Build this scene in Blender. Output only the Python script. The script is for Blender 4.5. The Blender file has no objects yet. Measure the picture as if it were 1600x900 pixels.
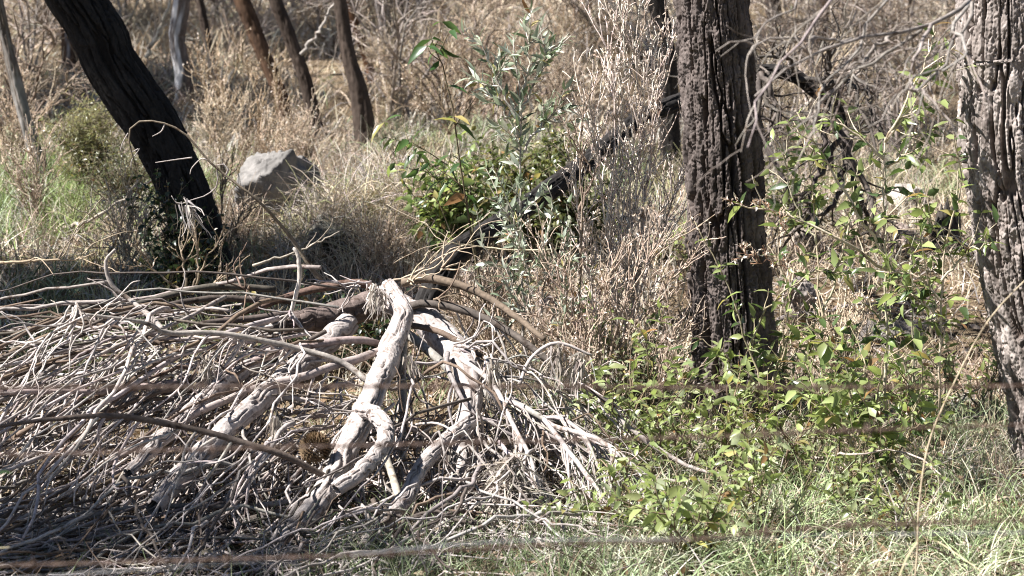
import bpy, math
import numpy as np
from mathutils import Vector

# ------------------------------------------------------------------ camera, world, sun, exposure
sc = bpy.context.scene
COL = sc.collection
PITCH = math.radians(6.7)
CAMZ = 1.5
cam = bpy.data.cameras.new("camera")
cam.lens = 50.0
cam.sensor_width = 22.3
cam.clip_start = 0.05
cam.clip_end = 2000
cam.dof.use_dof = True
cam.dof.focus_distance = 7.9
cam.dof.aperture_fstop = 3.8
camo = bpy.data.objects.new("camera", cam)
camo.location = (0, 0, CAMZ)
camo.rotation_euler = (math.radians(90) - PITCH, 0, 0)
COL.objects.link(camo)
sc.camera = camo

SUN = np.array([-0.6, -0.13, 0.78]); SUN /= np.linalg.norm(SUN)
SUN_EL = math.asin(SUN[2]); SUN_AZ = math.atan2(SUN[0], SUN[1])
world = bpy.data.worlds.new("World")
sc.world = world
world.use_nodes = True
wn = world.node_tree.nodes
wn.clear()
sky = wn.new("ShaderNodeTexSky")
sky.sky_type = 'NISHITA'
sky.sun_disc = False
sky.sun_elevation = SUN_EL
sky.sun_rotation = SUN_AZ
sky.air_density = 0.6
sky.dust_density = 0.3
bg = wn.new("ShaderNodeBackground")
bg.inputs[1].default_value = 0.05
wo = wn.new("ShaderNodeOutputWorld")
world.node_tree.links.new(sky.outputs[0], bg.inputs[0])
world.node_tree.links.new(bg.outputs[0], wo.inputs[0])

sl = bpy.data.lights.new("sun", 'SUN')
sl.energy = 5.0
sl.angle = math.radians(0.5)
sl.color = (1.0, 0.98, 0.955)
so = bpy.data.objects.new("sun", sl)
so.rotation_euler = Vector(SUN).to_track_quat('Z', 'Y').to_euler()
so.location = (-20, 2, 24)
COL.objects.link(so)

sc.view_settings.view_transform = 'Standard'
sc.view_settings.look = 'None'
sc.view_settings.exposure = 1.42
sc.view_settings.gamma = 1.0
sc.view_settings.use_curve_mapping = False
sc.cycles.filter_width = 1.1
sc.cycles.max_bounces = 6
sc.cycles.diffuse_bounces = 1
sc.cycles.glossy_bounces = 2
sc.cycles.transmission_bounces = 4
sc.cycles.caustics_reflective = False
sc.cycles.caustics_refractive = False

# ------------------------------------------------------------------ numeric helpers
rng = np.random.default_rng(11)
FPX = 1600 * 50.0 / 22.3
CP, SP = math.cos(PITCH), math.sin(PITCH)


def ray(px, py):
    a = (px - 800) / FPX
    b = (450 - py) / FPX
    d = np.array([a, CP + b * SP, -SP + b * CP])
    return d / d[1]


def at(px, py, d):
    """a point of the photograph at d metres in front of the camera"""
    return np.array([0, 0, CAMZ]) + ray(px, py) * d


def nrm(v):
    return v / np.maximum(np.linalg.norm(v, axis=-1, keepdims=True), 1e-9)


def hash3(ix, iy, iz, seed=0):
    h = (ix.astype(np.int64) * 374761393 + iy.astype(np.int64) * 668265263 + iz.astype(np.int64) * 2147483647 + seed * 1442695041) & 0xFFFFFFFF
    h = ((h ^ (h >> 13)) * 1274126177) & 0xFFFFFFFF
    h = h ^ (h >> 16)
    return (h & 0xFFFFFF) / float(0xFFFFFF)


def vnoise(p, seed=0):
    p = np.asarray(p, float)
    i = np.floor(p).astype(np.int64)
    f = p - i
    f = f * f * (3 - 2 * f)
    r = 0
    for dx in (0, 1):
        wx = f[..., 0] if dx else 1 - f[..., 0]
        for dy in (0, 1):
            wy = f[..., 1] if dy else 1 - f[..., 1]
            for dz in (0, 1):
                wz = f[..., 2] if dz else 1 - f[..., 2]
                r = r + wx * wy * wz * hash3(i[..., 0] + dx, i[..., 1] + dy, i[..., 2] + dz, seed)
    return r


def fbm(p, seed=0, octv=3):
    p = np.asarray(p, float)
    r = 0; a = .5; t = 0
    for o in range(octv):
        r = r + a * vnoise(p * 2 ** o, seed + o * 7); t += a; a *= .5
    return r / t


GY = [-20, 4, 6, 8.4, 9.3, 10.5, 12, 14, 16, 18, 21, 26, 35, 50, 80, 200, 700]
GZ = [-.15, -.06, -.02, 0, .09, .30, .42, .50, .63, .80, 1.1, 1.7, 3.2, 6.5, 13, 30, 60]


def g(x, y):
    x = np.asarray(x, float); y = np.asarray(y, float)
    z = np.interp(y, GY, GZ)
    p = np.stack([x * .35, y * .35, np.zeros_like(x * y)], -1)
    amp = np.interp(y, [3, 6, 12, 40], [.03, .05, .16, .6])
    z = z + (fbm(p, 3) - .5) * amp
    # low bank with a lip in the middle of the clearing
    z = z + .24 * np.exp(-((x + .55) / .75) ** 2) * (1 / (1 + np.exp(-(y - 11.1) / .12))) * np.exp(-np.maximum(y - 11.3, 0) / 2.5)
    # hollow behind the trunk on the right
    z = z - .12 * np.exp(-((x - 1.45) / .8) ** 2 - ((y - 9.6) / .7) ** 2)
    return z


def on_ground(px, py, d0=4.5, d1=60):
    r = ray(px, py)
    ds = np.linspace(d0, d1, 4000)
    pts = np.array([0, 0, CAMZ]) + ds[:, None] * r
    below = pts[:, 2] < g(pts[:, 0], pts[:, 1])
    k = int(np.argmax(below)) if below.any() else len(ds) - 1
    return pts[k]


def gp(x, y, dz=0.0):
    return np.array([x, y, float(g(x, y)) + dz])


# ------------------------------------------------------------------ mesh collector
class MB:
    def __init__(s):
        s.v = []; s.f3 = []; s.f4 = []; s.c = []; s.n = 0

    def add(s, v, f4=None, f3=None, col=(.5, .5, .5)):
        v = np.asarray(v, float).reshape(-1, 3)
        col = np.asarray(col, float)
        if col.ndim == 1:
            col = np.tile(col, (len(v), 1))
        s.v.append(v); s.c.append(col)
        if f4 is not None and len(f4): s.f4.append(np.asarray(f4, np.int64) + s.n)
        if f3 is not None and len(f3): s.f3.append(np.asarray(f3, np.int64) + s.n)
        s.n += len(v)

    def tubes(s, P, R, sides=5, col=(.5, .5, .5), cap=True):
        """P n,k,3  R n,k  col n,3 or 3"""
        P = np.asarray(P, float); R = np.asarray(R, float)
        if P.ndim == 2: P = P[None]; R = R[None]
        n, k, _ = P.shape
        T = np.gradient(P, axis=1); T = nrm(T)
        ax = nrm(P[:, -1] - P[:, 0])
        ref = np.cross(ax, rng.normal(size=(n, 3))); ref = nrm(ref)[:, None, :]
        U = nrm(np.cross(T, ref)); V = np.cross(T, U)
        a = np.arange(sides) / sides * 2 * np.pi
        ring = P[:, :, None, :] + R[:, :, None, None] * (np.cos(a)[None, None, :, None] * U[:, :, None, :] + np.sin(a)[None, None, :, None] * V[:, :, None, :])
        idx = np.arange(n * k * sides).reshape(n, k, sides)
        i0 = idx[:, :-1]; i1 = idx[:, 1:]
        f = np.stack([i0, np.roll(i0, -1, 2), np.roll(i1, -1, 2), i1], -1).reshape(-1, 4)
        col = np.asarray(col, float)
        if col.ndim == 1: c = np.tile(col, (n * k * sides, 1))
        elif col.ndim == 2: c = np.repeat(col, k * sides, 0)
        else: c = np.repeat(col.reshape(n * k, 3), sides, 0)
        v = ring.reshape(-1, 3)
        f3 = None
        if cap:
            tips = P[:, -1] + T[:, -1] * R[:, -1:] * .6
            st = P[:, 0] - T[:, 0] * R[:, :1] * .3
            base = n * k * sides
            ti = base + np.arange(n)[:, None]
            si = base + n + np.arange(n)[:, None]
            l = idx[:, -1]; e = idx[:, 0]
            f3 = np.concatenate([np.stack([l, np.roll(l, -1, 1), np.broadcast_to(ti, l.shape)], -1).reshape(-1, 3),
                                 np.stack([np.roll(e, -1, 1), e, np.broadcast_to(si, e.shape)], -1).reshape(-1, 3)])
            v = np.concatenate([v, tips, st])
            cc = c.reshape(n, k, sides, 3)
            c = np.concatenate([c, cc[:, -1, 0], cc[:, 0, 0]])
        s.add(v, f, f3, c)

    def blades(s, P, W, col, side=None):
        """ribbons: P n,k,3  W n,k half widths"""
        n, k, _ = P.shape
        T = nrm(np.gradient(P, axis=1))
        if side is None:
            side = rng.normal(size=(n, 3)); side[:, 2] *= .3
        S = nrm(np.cross(T, np.cross(side[:, None, :], T)))
        v = np.stack([P - S * W[..., None], P + S * W[..., None]], 2)
        idx = np.arange(n * k * 2).reshape(n, k, 2)
        f = np.stack([idx[:, :-1, 0], idx[:, :-1, 1], idx[:, 1:, 1], idx[:, 1:, 0]], -1).reshape(-1, 4)
        col = np.asarray(col, float)
        c = np.repeat(col, k * 2, 0) if col.ndim == 2 else np.repeat(col.reshape(n * k, 3), 2, 0)
        s.add(v, f, None, c)

    def leaves(s, B, D, N, L, W, col, fold=.25, curl=.25):
        """B base, D direction, N upper side normal (n,3); L length, W half width (n)"""
        B = np.asarray(B, float); n = len(B)
        D = nrm(D); S = nrm(np.cross(D, N)); N = np.cross(S, D)
        L = np.broadcast_to(L, (n,))[:, None]; W = np.broadcast_to(W, (n,))[:, None]
        def mid(t): return B + D * L * t - N * L * curl * t * t
        m0, m1, m2, m3 = mid(0), mid(.32), mid(.68), mid(1.0)
        up = N * W * fold
        v = np.stack([m0, m1 - S * W + up, m1, m1 + S * W + up, m2 - S * W * .72 + up, m2, m2 + S * W * .72 + up, m3], 1)
        b = (np.arange(n) * 8)[:, None]
        f3 = np.concatenate([b + np.array([t]) for t in ([0, 2, 1], [0, 3, 2], [4, 5, 7], [5, 6, 7])])
        f4 = np.concatenate([b + np.array([t]) for t in ([1, 2, 5, 4], [2, 3, 6, 5])])
        col = np.asarray(col, float)
        if col.ndim == 1: col = np.tile(col, (n, 1))
        s.add(v, f4, f3, np.repeat(col, 8, 0))

    def build(s, name, mat, parent=None, smooth=True):
        V = np.concatenate(s.v); C = np.concatenate(s.c)
        if parent is not None:
            V = V - ROOT.get(parent.name, np.zeros(3))
        f4 = np.concatenate(s.f4) if s.f4 else np.zeros((0, 4), np.int64)
        f3 = np.concatenate(s.f3) if s.f3 else np.zeros((0, 3), np.int64)
        me = bpy.data.meshes.new(name)
        me.vertices.add(len(V)); me.vertices.foreach_set("co", V.astype(np.float32).ravel())
        loops = np.concatenate([f4.ravel(), f3.ravel()]).astype(np.int32)
        tot = np.concatenate([np.full(len(f4), 4), np.full(len(f3), 3)]).astype(np.int32)
        st = np.concatenate([[0], np.cumsum(tot)[:-1]]).astype(np.int32)
        me.loops.add(len(loops)); me.loops.foreach_set("vertex_index", loops)
        me.polygons.add(len(tot)); me.polygons.foreach_set("loop_start", st)
        me.polygons.foreach_set("use_smooth", np.full(len(tot), smooth))
        me.update(calc_edges=True)
        ca = me.color_attributes.new("Col", 'FLOAT_COLOR', 'POINT')
        ca.data.foreach_set("color", np.concatenate([np.clip(C, 0, 1), np.ones((len(C), 1))], 1).astype(np.float32).ravel())
        me.materials.append(mat)
        o = bpy.data.objects.new(name, me)
        COL.objects.link(o)
        if parent is not None: o.parent = parent
        return o


ROOT = {}


def thing(name, label, cat, loc=(0, 0, 0), group=None):
    o = bpy.data.objects.new(name, None)
    o.empty_display_size = .1
    COL.objects.link(o)
    o.location = tuple(float(c) for c in loc)
    ROOT[o.name] = np.asarray(loc, float)
    return tag(o, label, cat, group)


def tag(o, label, cat, group=None):
    o["label"] = label; o["category"] = cat
    if group: o["group"] = group
    return o


def kind(o, k):
    o["kind"] = k
    return o


def copy_thing(root, loc, rz=0.0, scale=1.0, label=None):
    r = root.copy(); COL.objects.link(r)
    r.location = tuple(float(c) for c in loc); r.rotation_euler = (0, 0, rz); r.scale = (scale,) * 3
    if label: r["label"] = label
    for ch in list(root.children):
        c = ch.copy(); COL.objects.link(c); c.parent = r
    return r


# ------------------------------------------------------------------ growth helpers
def grow(S, D, L, k=8, wig=.2, trop=(0, 0, 0), r=None, curl=0.0):
    r = r or rng
    S = np.asarray(S, float); D = nrm(np.asarray(D, float)); n = len(S)
    L = np.broadcast_to(L, (n,)).astype(float)
    P = np.empty((n, k, 3)); P[:, 0] = S
    trop = np.asarray(trop, float)
    cax = nrm(r.normal(size=(n, 3))) * (curl * r.uniform(.3, 1.4, (n, 1))) if curl else None
    fr = r.uniform(.6, 1.8, (n, 1)) if curl else None; fp = r.uniform(0, 6.28, (n, 1)) if curl else None
    for i in range(1, k):
        if curl: D = nrm(D + np.cross(cax, D) * np.cos(fp + fr * 6.28 * i / k) * 6 / k)
        D = nrm(D + wig * r.normal(size=(n, 3)) + trop / k)
        P[:, i] = P[:, i - 1] + D * (L / (k - 1))[:, None]
    return P


def spawn(P, m, t0=.15, t1=1.0, ang=.8, r=None):
    """m children on every polyline: start points, directions, parent index, t"""
    r = r or rng
    n, k, _ = P.shape
    pi = np.repeat(np.arange(n), m)
    t = r.uniform(t0, t1, n * m)
    u = t * (k - 1); i = np.minimum(u.astype(int), k - 2); f = (u - i)[:, None]
    S = P[pi, i] * (1 - f) + P[pi, i + 1] * f
    T = nrm(P[pi, i + 1] - P[pi, i])
    q = r.normal(size=(n * m, 3)); q = nrm(q - T * (q * T).sum(1, keepdims=True))
    a = ang * r.uniform(.6, 1.3, n * m)[:, None]
    return S, T * np.cos(a) + q * np.sin(a), pi, t


def taper(n, k, r0, r1, p=1.0):
    t = np.linspace(0, 1, k)[None] ** p
    r0 = np.broadcast_to(r0, (n,))[:, None]; r1 = np.broadcast_to(r1, (n,))[:, None]
    return r0 * (1 - t) + r1 * t


def resample(pts, k):
    """smooth Catmull-Rom curve through pts (any width), k samples"""
    pts = np.asarray(pts, float)
    n = len(pts)
    if n == 2:
        t = np.linspace(0, 1, k)[:, None]
        return pts[0] * (1 - t) + pts[1] * t
    ext = np.vstack([2 * pts[0] - pts[1], pts, 2 * pts[-1] - pts[-2]])
    seg = np.linalg.norm(np.diff(pts[:, :3], axis=0), axis=1); cum = np.concatenate([[0], np.cumsum(seg)])
    s = np.linspace(0, cum[-1], k)
    i = np.clip(np.searchsorted(cum, s, 'right') - 1, 0, n - 2)
    t = ((s - cum[i]) / np.maximum(seg[i], 1e-9))[:, None]
    p0, p1, p2, p3 = ext[i], ext[i + 1], ext[i + 2], ext[i + 3]
    return .5 * (2 * p1 + (p2 - p0) * t + (2 * p0 - 5 * p1 + 4 * p2 - p3) * t ** 2 + (3 * p1 - p0 - 3 * p2 + p3) * t ** 3)


def jit(col, n, a=.15, b=.02, r=None):
    """n albedo variations of a colour: brightness jitter a, hue jitter b"""
    r = r or rng
    c = np.asarray(col, float)[None] * (1 + a * r.normal(size=(n, 1))) * (1 + b * r.normal(size=(n, 3)))
    return np.clip(c, .008, .85)


def mixcol(cols, n, w=None, a=.15, r=None):
    r = r or rng
    i = r.choice(len(cols), n, p=w)
    return jit((.8, .8, .8), n, a, .025, r) / .8 * np.asarray(cols, float)[i]


# ------------------------------------------------------------------ materials
def new_mat(name):
    m = bpy.data.materials.new(name); m.use_nodes = True
    nt = m.node_tree; nt.nodes.clear()
    return m, nt, nt.nodes.new("ShaderNodeOutputMaterial")


def leafy(name, transl=.35, rough=.5, spec=.4):
    m, nt, out = new_mat(name)
    N, Lk = nt.nodes, nt.links
    a = N.new("ShaderNodeVertexColor"); a.layer_name = "Col"
    p = N.new("ShaderNodeBsdfPrincipled"); p.inputs["Roughness"].default_value = rough
    p.inputs["Specular IOR Level"].default_value = spec
    t = N.new("ShaderNodeBsdfTranslucent")
    br = N.new("ShaderNodeMixRGB"); br.blend_type = 'MULTIPLY'; br.inputs[0].default_value = 1
    br.inputs[2].default_value = (1.12, 1.15, .8, 1) if transl > .3 else (1, 1, .9, 1)
    mx = N.new("ShaderNodeMixShader"); mx.inputs[0].default_value = transl
    Lk.new(a.outputs[0], p.inputs["Base Color"]); Lk.new(a.outputs[0], br.inputs[1]); Lk.new(br.outputs[0], t.inputs[0])
    Lk.new(p.outputs[0], mx.inputs[1]); Lk.new(t.outputs[0], mx.inputs[2]); Lk.new(mx.outputs[0], out.inputs[0])
    return m


def woody(name, scale=40, var=.35, bump=.4, rough=.8, stretch=(1, 1, 1), dist=.004, spec=.2, patch=None):
    m, nt, out = new_mat(name)
    N, Lk = nt.nodes, nt.links
    a = N.new("ShaderNodeVertexColor"); a.layer_name = "Col"
    tc = N.new("ShaderNodeTexCoord"); mp = N.new("ShaderNodeMapping"); mp.inputs["Scale"].default_value = stretch
    nz = N.new("ShaderNodeTexNoise"); nz.inputs["Scale"].default_value = scale; nz.inputs["Detail"].default_value = 5
    nz2 = N.new("ShaderNodeTexNoise"); nz2.inputs["Scale"].default_value = scale * .22; nz2.inputs["Detail"].default_value = 3
    ad = N.new("ShaderNodeMath"); ad.operation = 'ADD'
    mr = N.new("ShaderNodeMapRange"); mr.inputs[1].default_value = .7; mr.inputs[2].default_value = 1.3
    mr.inputs[3].default_value = 1 - var; mr.inputs[4].default_value = 1 + var
    mul = N.new("ShaderNodeVectorMath"); mul.operation = 'SCALE'
    p = N.new("ShaderNodeBsdfPrincipled"); p.inputs["Roughness"].default_value = rough
    p.inputs["Specular IOR Level"].default_value = spec
    bp = N.new("ShaderNodeBump"); bp.inputs["Strength"].default_value = bump; bp.inputs["Distance"].default_value = dist
    Lk.new(tc.outputs["Object"], mp.inputs[0]); Lk.new(mp.outputs[0], nz.inputs["Vector"]); Lk.new(mp.outputs[0], nz2.inputs["Vector"])
    Lk.new(nz.outputs[0], ad.inputs[0]); Lk.new(nz2.outputs[0], ad.inputs[1]); Lk.new(ad.outputs[0], mr.inputs[0])
    Lk.new(a.outputs[0], mul.inputs[0]); Lk.new(mr.outputs[0], mul.inputs["Scale"])
    csock = mul.outputs[0]
    if patch:   # flakes of darker bark and stains left on bare wood
        pn = N.new("ShaderNodeTexNoise"); pn.inputs["Scale"].default_value = patch[0]; pn.inputs["Detail"].default_value = 7; pn.inputs["Roughness"].default_value = .65
        cr = N.new("ShaderNodeMapRange"); cr.inputs[1].default_value = patch[1]; cr.inputs[2].default_value = patch[1] + .07
        mx = N.new("ShaderNodeMixRGB"); mx.blend_type = 'MULTIPLY'; mx.inputs[2].default_value = patch[2]
        Lk.new(tc.outputs["Object"], pn.inputs["Vector"]); Lk.new(pn.outputs[0], cr.inputs[0]); Lk.new(cr.outputs[0], mx.inputs[0])
        Lk.new(csock, mx.inputs[1]); csock = mx.outputs[0]
    Lk.new(csock, p.inputs["Base Color"]); Lk.new(nz.outputs[0], bp.inputs["Height"]); Lk.new(bp.outputs[0], p.inputs["Normal"])
    Lk.new(p.outputs[0], out.inputs[0])
    return m


M_GRASS = leafy("dry_grass", .14, .6, .25)
M_LEAF = leafy("green_leaf", .42, .33, .6)
M_SILVER = leafy("silver_leaf", .22, .45, .45)
M_DRYLEAF = leafy("dry_leaf", .25, .7, .2)
M_BARK = woody("rough_bark", 60, .35, .5, .85, (1, 1, .35), .006)
M_PALE = woody("weathered_wood", 70, .28, .8, .85, (1, 1, 1), .005, .2, (26, .57, (.45, .39, .35, 1)))
M_TWIG = woody("twig_bark", 90, .38, .5, .85, (1, 1, 1), .003, .2, (16, .57, (.42, .36, .32, 1)))
M_ROCK = woody("grey_rock", 14, .3, .6, .9, (1, 1, 1), .03)
M_WIRE = woody("rusty_wire", 150, .3, .2, .6, (1, 1, 1), .001, .5)


def ground_mat():
    m, nt, out = new_mat("leaf_litter_soil")
    N, Lk = nt.nodes, nt.links
    tc = N.new("ShaderNodeTexCoord")
    nz = N.new("ShaderNodeTexNoise"); nz.inputs["Scale"].default_value = 1.3; nz.inputs["Detail"].default_value = 8
    nz2 = N.new("ShaderNodeTexNoise"); nz2.inputs["Scale"].default_value = 45; nz2.inputs["Detail"].default_value = 6
    cr = N.new("ShaderNodeValToRGB")
    cr.color_ramp.elements[0].position = .35; cr.color_ramp.elements[0].color = (.07, .05, .033, 1)
    cr.color_ramp.elements[1].position = .68; cr.color_ramp.elements[1].color = (.27, .2, .125, 1)
    mx = N.new("ShaderNodeMath"); mx.operation = 'MULTIPLY_ADD'; mx.inputs[1].default_value = .5
    p = N.new("ShaderNodeBsdfPrincipled"); p.inputs["Roughness"].default_value = .95; p.inputs["Specular IOR Level"].default_value = .1
    bp = N.new("ShaderNodeBump"); bp.inputs["Strength"].default_value = .8; bp.inputs["Distance"].default_value = .03
    hf = N.new("ShaderNodeMath"); hf.operation = 'MULTIPLY'; hf.inputs[1].default_value = .5
    Lk.new(tc.outputs["Object"], nz.inputs["Vector"]); Lk.new(tc.outputs["Object"], nz2.inputs["Vector"])
    Lk.new(nz.outputs[0], hf.inputs[0]); Lk.new(nz2.outputs[0], mx.inputs[0]); Lk.new(hf.outputs[0], mx.inputs[2])
    Lk.new(mx.outputs[0], cr.inputs[0]); Lk.new(cr.outputs[0], p.inputs["Base Color"])
    Lk.new(nz2.outputs[0], bp.inputs["Height"]); Lk.new(bp.outputs[0], p.inputs["Normal"])
    Lk.new(p.outputs[0], out.inputs[0])
    return m


# ------------------------------------------------------------------ ground
def build_ground():
    ys = np.concatenate([np.linspace(-20, 4, 20)[:-1], np.linspace(4, 16, 150)[:-1], np.linspace(16, 40, 90)[:-1], np.geomspace(40, 600, 40)])
    xs = np.concatenate([-np.geomspace(9, 500, 26)[::-1], np.linspace(-9, 9, 150)[1:-1], np.geomspace(9, 500, 26)])
    X, Y = np.meshgrid(xs, ys)
    Z = g(X, Y) + (fbm(np.stack([X * 4, Y * 4, X * 0], -1), 9) - .5) * .05
    idx = np.arange(X.size).reshape(X.shape)
    f = np.stack([idx[:-1, :-1], idx[:-1, 1:], idx[1:, 1:], idx[1:, :-1]], -1).reshape(-1, 4)
    m = MB(); m.add(np.stack([X, Y, Z], -1), f)
    kind(m.build("ground", ground_mat()), "structure")


build_ground()

# ------------------------------------------------------------------ trees
def worley(u, v, cu, cv, per, seed):
    """anisotropic cells on an unrolled cylinder, periodic in u (per cells round). returns F1, F2, cell id hash"""
    x = u / cu; y = v / cv
    ix = np.floor(x).astype(np.int64); iy = np.floor(y).astype(np.int64)
    f1 = np.full(x.shape, 9.); f2 = np.full(x.shape, 9.); cid = np.zeros(x.shape)
    for dx in (-1, 0, 1):
        for dy in (-1, 0, 1):
            jx = ix + dx; jy = iy + dy; wx = np.mod(jx, per)
            z = np.zeros_like(wx)
            ox = hash3(wx, jy, z, seed); oy = hash3(wx, jy, z, seed + 1)
            d = np.hypot(x - jx - ox, y - jy - oy)
            h = hash3(wx, jy, z, seed + 2)
            near = d < f1
            f2 = np.where(near, f1, np.minimum(f2, d))
            cid = np.where(near, h, cid)
            f1 = np.where(near, d, f1)
    return f1, f2, cid


def sstep(a, b, x):
    t = np.clip((x - a) / (b - a), 0, 1)
    return t * t * (3 - 2 * t)


def bark_trunk(m, path, radii, sides, ds, s_vis, cells=14, cv=.10, depth=.016, cols=((.2, .16, .14), (.1, .075, .06)), inner=None, seed=1, pale=None, flare=.35, lumpy=.07):
    """trunk skin along a path with fissured plates as real relief; fine below s_vis, coarse above"""
    pr = np.concatenate([np.asarray(path, float), np.asarray(radii, float)[:, None]], 1)
    L = np.linalg.norm(np.diff(pr[:, :3], axis=0), axis=1).sum()
    fine = np.arange(0, min(s_vis, L), ds)
    coarse = np.arange(min(s_vis, L), L, max(ds * 8, .06))
    s = np.concatenate([fine, coarse, [L]])
    dense = resample(pr, 400)
    sd = np.concatenate([[0], np.cumsum(np.linalg.norm(np.diff(dense[:, :3], axis=0), axis=1))])
    c = np.stack([np.interp(s * sd[-1] / L, sd, dense[:, i]) for i in range(4)], 1)
    P, R = c[:, :3], c[:, 3]
    R = R * (1 + flare * np.exp(-s / .18))
    T = nrm(np.gradient(P, axis=0))
    ref = np.array([0, 1., 0])
    U = nrm(np.cross(T, ref)); V = np.cross(T, U)
    a = np.arange(sides) / sides * 2 * np.pi
    A, Sg = np.meshgrid(a, s)
    cu = 2 * np.pi / cells
    q = cells / 6.0
    ca_, sa_ = np.cos(A), np.sin(A)
    w1 = fbm(np.stack([ca_ * 3, sa_ * 3, Sg * 4], -1), seed + 20, 3) - .5
    w2 = fbm(np.stack([ca_ * 6, sa_ * 6, Sg * 9], -1), seed + 30, 3) - .5
    # long meandering vertical furrows where the noise crosses its middle, short cross cracks between
    nz1 = fbm(np.stack([ca_ * q * 2.3 + w2 * .5, sa_ * q * 2.3 + w2 * .5, Sg * .26 / cv + w1 * 1.0], -1), seed + 11, 2)
    nz2 = fbm(np.stack([ca_ * q * 4 + w1 * .5, sa_ * q * 4 + w1 * .5, Sg * .75 / cv + w2 * 1.0], -1), seed + 17, 2)
    fa = sstep(.02, .058, np.abs(nz1 - .5)); fb = sstep(.0, .03, np.abs(nz2 - .5))
    f1, f2, cid = worley(np.mod(A + w1 * cu * 2, 2 * np.pi), Sg + w2 * cv * 2 + w1 * cv, cu, cv, cells, seed)
    fc = sstep(.0, .16, f2 - f1)
    e = fa * (.75 + .25 * fb) * (.85 + .15 * fc)
    R0 = float(radii[0])
    lay = fbm(np.stack([ca_ * R0 * 34, sa_ * R0 * 34, Sg * 9 + w1 * 1.2], -1), seed + 5, 3)
    tt = lay * 9; ft = np.floor(tt); layer = (ft + sstep(.7, 1.0, tt - ft)) / 9      # bark scales lying over one another
    cid2 = hash3(ft.astype(np.int64), (cid * 97).astype(np.int64), np.zeros_like(ft, dtype=np.int64), seed)
    fine_n = fbm(np.stack([ca_ * R[:, None] * 190, sa_ * R[:, None] * 190, Sg * 150], -1), seed + 40, 3)
    disp = depth * (1.25 * e - 1.0) + depth * 1.15 * (layer - .5) * e + depth * .26 * (fine_n - .5)
    lump = (fbm(np.stack([np.cos(A) * 1.3, np.sin(A) * 1.3, Sg * 3], -1), seed + 50) - .5) * R[:, None] * lumpy
    RR = R[:, None] + disp + lump
    pts = P[:, None] + RR[..., None] * (np.cos(A)[..., None] * U[:, None] + np.sin(A)[..., None] * V[:, None])
    c0, c1 = np.asarray(cols[0]), np.asarray(cols[1])
    mixv = np.clip(.5 * cid2 + .5 * cid + (fine_n - .5) * .8, 0, 1)[..., None]
    col = c0 * mixv + c1 * (1 - mixv)
    if inner is not None:
        col = col * (.35 + .65 * e[..., None]) + np.asarray(inner) * (.65 * (1 - e[..., None]))
    if pale is not None:
        pm = .85 * sstep(.5, .6, fbm(np.stack([np.cos(A) * 1.6, np.sin(A) * 1.6, Sg * 1.8], -1), seed + 60))[..., None]
        col = col * (1 - pm) + np.asarray(pale) * pm
    k = len(s)
    idx = np.arange(k * sides).reshape(k, sides)
    i0, i1 = idx[:-1], idx[1:]
    f = np.stack([i0, np.roll(i0, -1, 1), np.roll(i1, -1, 1), i1], -1).reshape(-1, 4)
    m.add(pts, f, None, col.reshape(-1, 3))
    return P, R


LEAF_TOP = (.07, .095, .045)


def crown(top, axis, spread, height, nclump, per, root, r, leaf=(.10, .015), limb_from=None, lcol=LEAF_TOP, bcol=(.12, .09, .07)):
    """limbs and leaf clumps round the head of a trunk"""
    top = np.asarray(top, float)
    nb = 9
    az = np.linspace(0, 2 * np.pi, nb, endpoint=False) + r.uniform(0, 1)
    D = np.stack([np.cos(az), np.sin(az), r.uniform(.3, 1.2, nb)], 1)
    base = top - np.asarray(axis) * r.uniform(0, .45, nb)[:, None] * height
    P = grow(base, D, r.uniform(.7, 1.1, nb) * spread, 8, .15, (0, 0, .4), r)
    m = MB(); m.tubes(P, taper(nb, 8, .035, .01), 5, jit(bcol, nb))
    S, D2, pi, t = spawn(P, 5, .3, 1, .8, r)
    P2 = grow(S, D2, r.uniform(.3, .55, len(S)) * spread, 6, .2, (0, 0, .1), r)
    m.tubes(P2, taper(len(S), 6, .014, .004), 4, jit(bcol, len(S)))
    allp = np.concatenate([P2[:, -1], P2[:, 3], P[:, -1]])
    cs = allp[r.choice(len(allp), nclump)] + r.normal(size=(nclump, 3)) * .12 * spread * np.array([1, 1, .6])
    cs = cs + np.asarray(axis) * 0
    n = nclump * per
    B = np.repeat(cs, per, 0) + r.normal(size=(n, 3)) * np.array([.2, .2, .14]) * (spread / 1.6)
    D = r.normal(size=(n, 3)) * np.array([1, 1, .5]) + np.array([0, 0, -.7])
    ml = MB()
    ml.leaves(B, D, r.normal(size=(n, 3)), r.uniform(.7, 1.3, n) * leaf[0], leaf[1], jit(lcol, n, .25, .1, r), .1, .15)
    m.build("limb", M_BARK, root)
    ml.build("crown", M_LEAF, root)


def pix_path(pts, d):
    """pixel axis (top last) at distance d -> world points; d may be a list"""
    ds = d if isinstance(d, (list, tuple)) else [d] * len(pts)
    return np.array([at(px, py, dd) for (px, py), dd in zip(pts, ds)])


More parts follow.
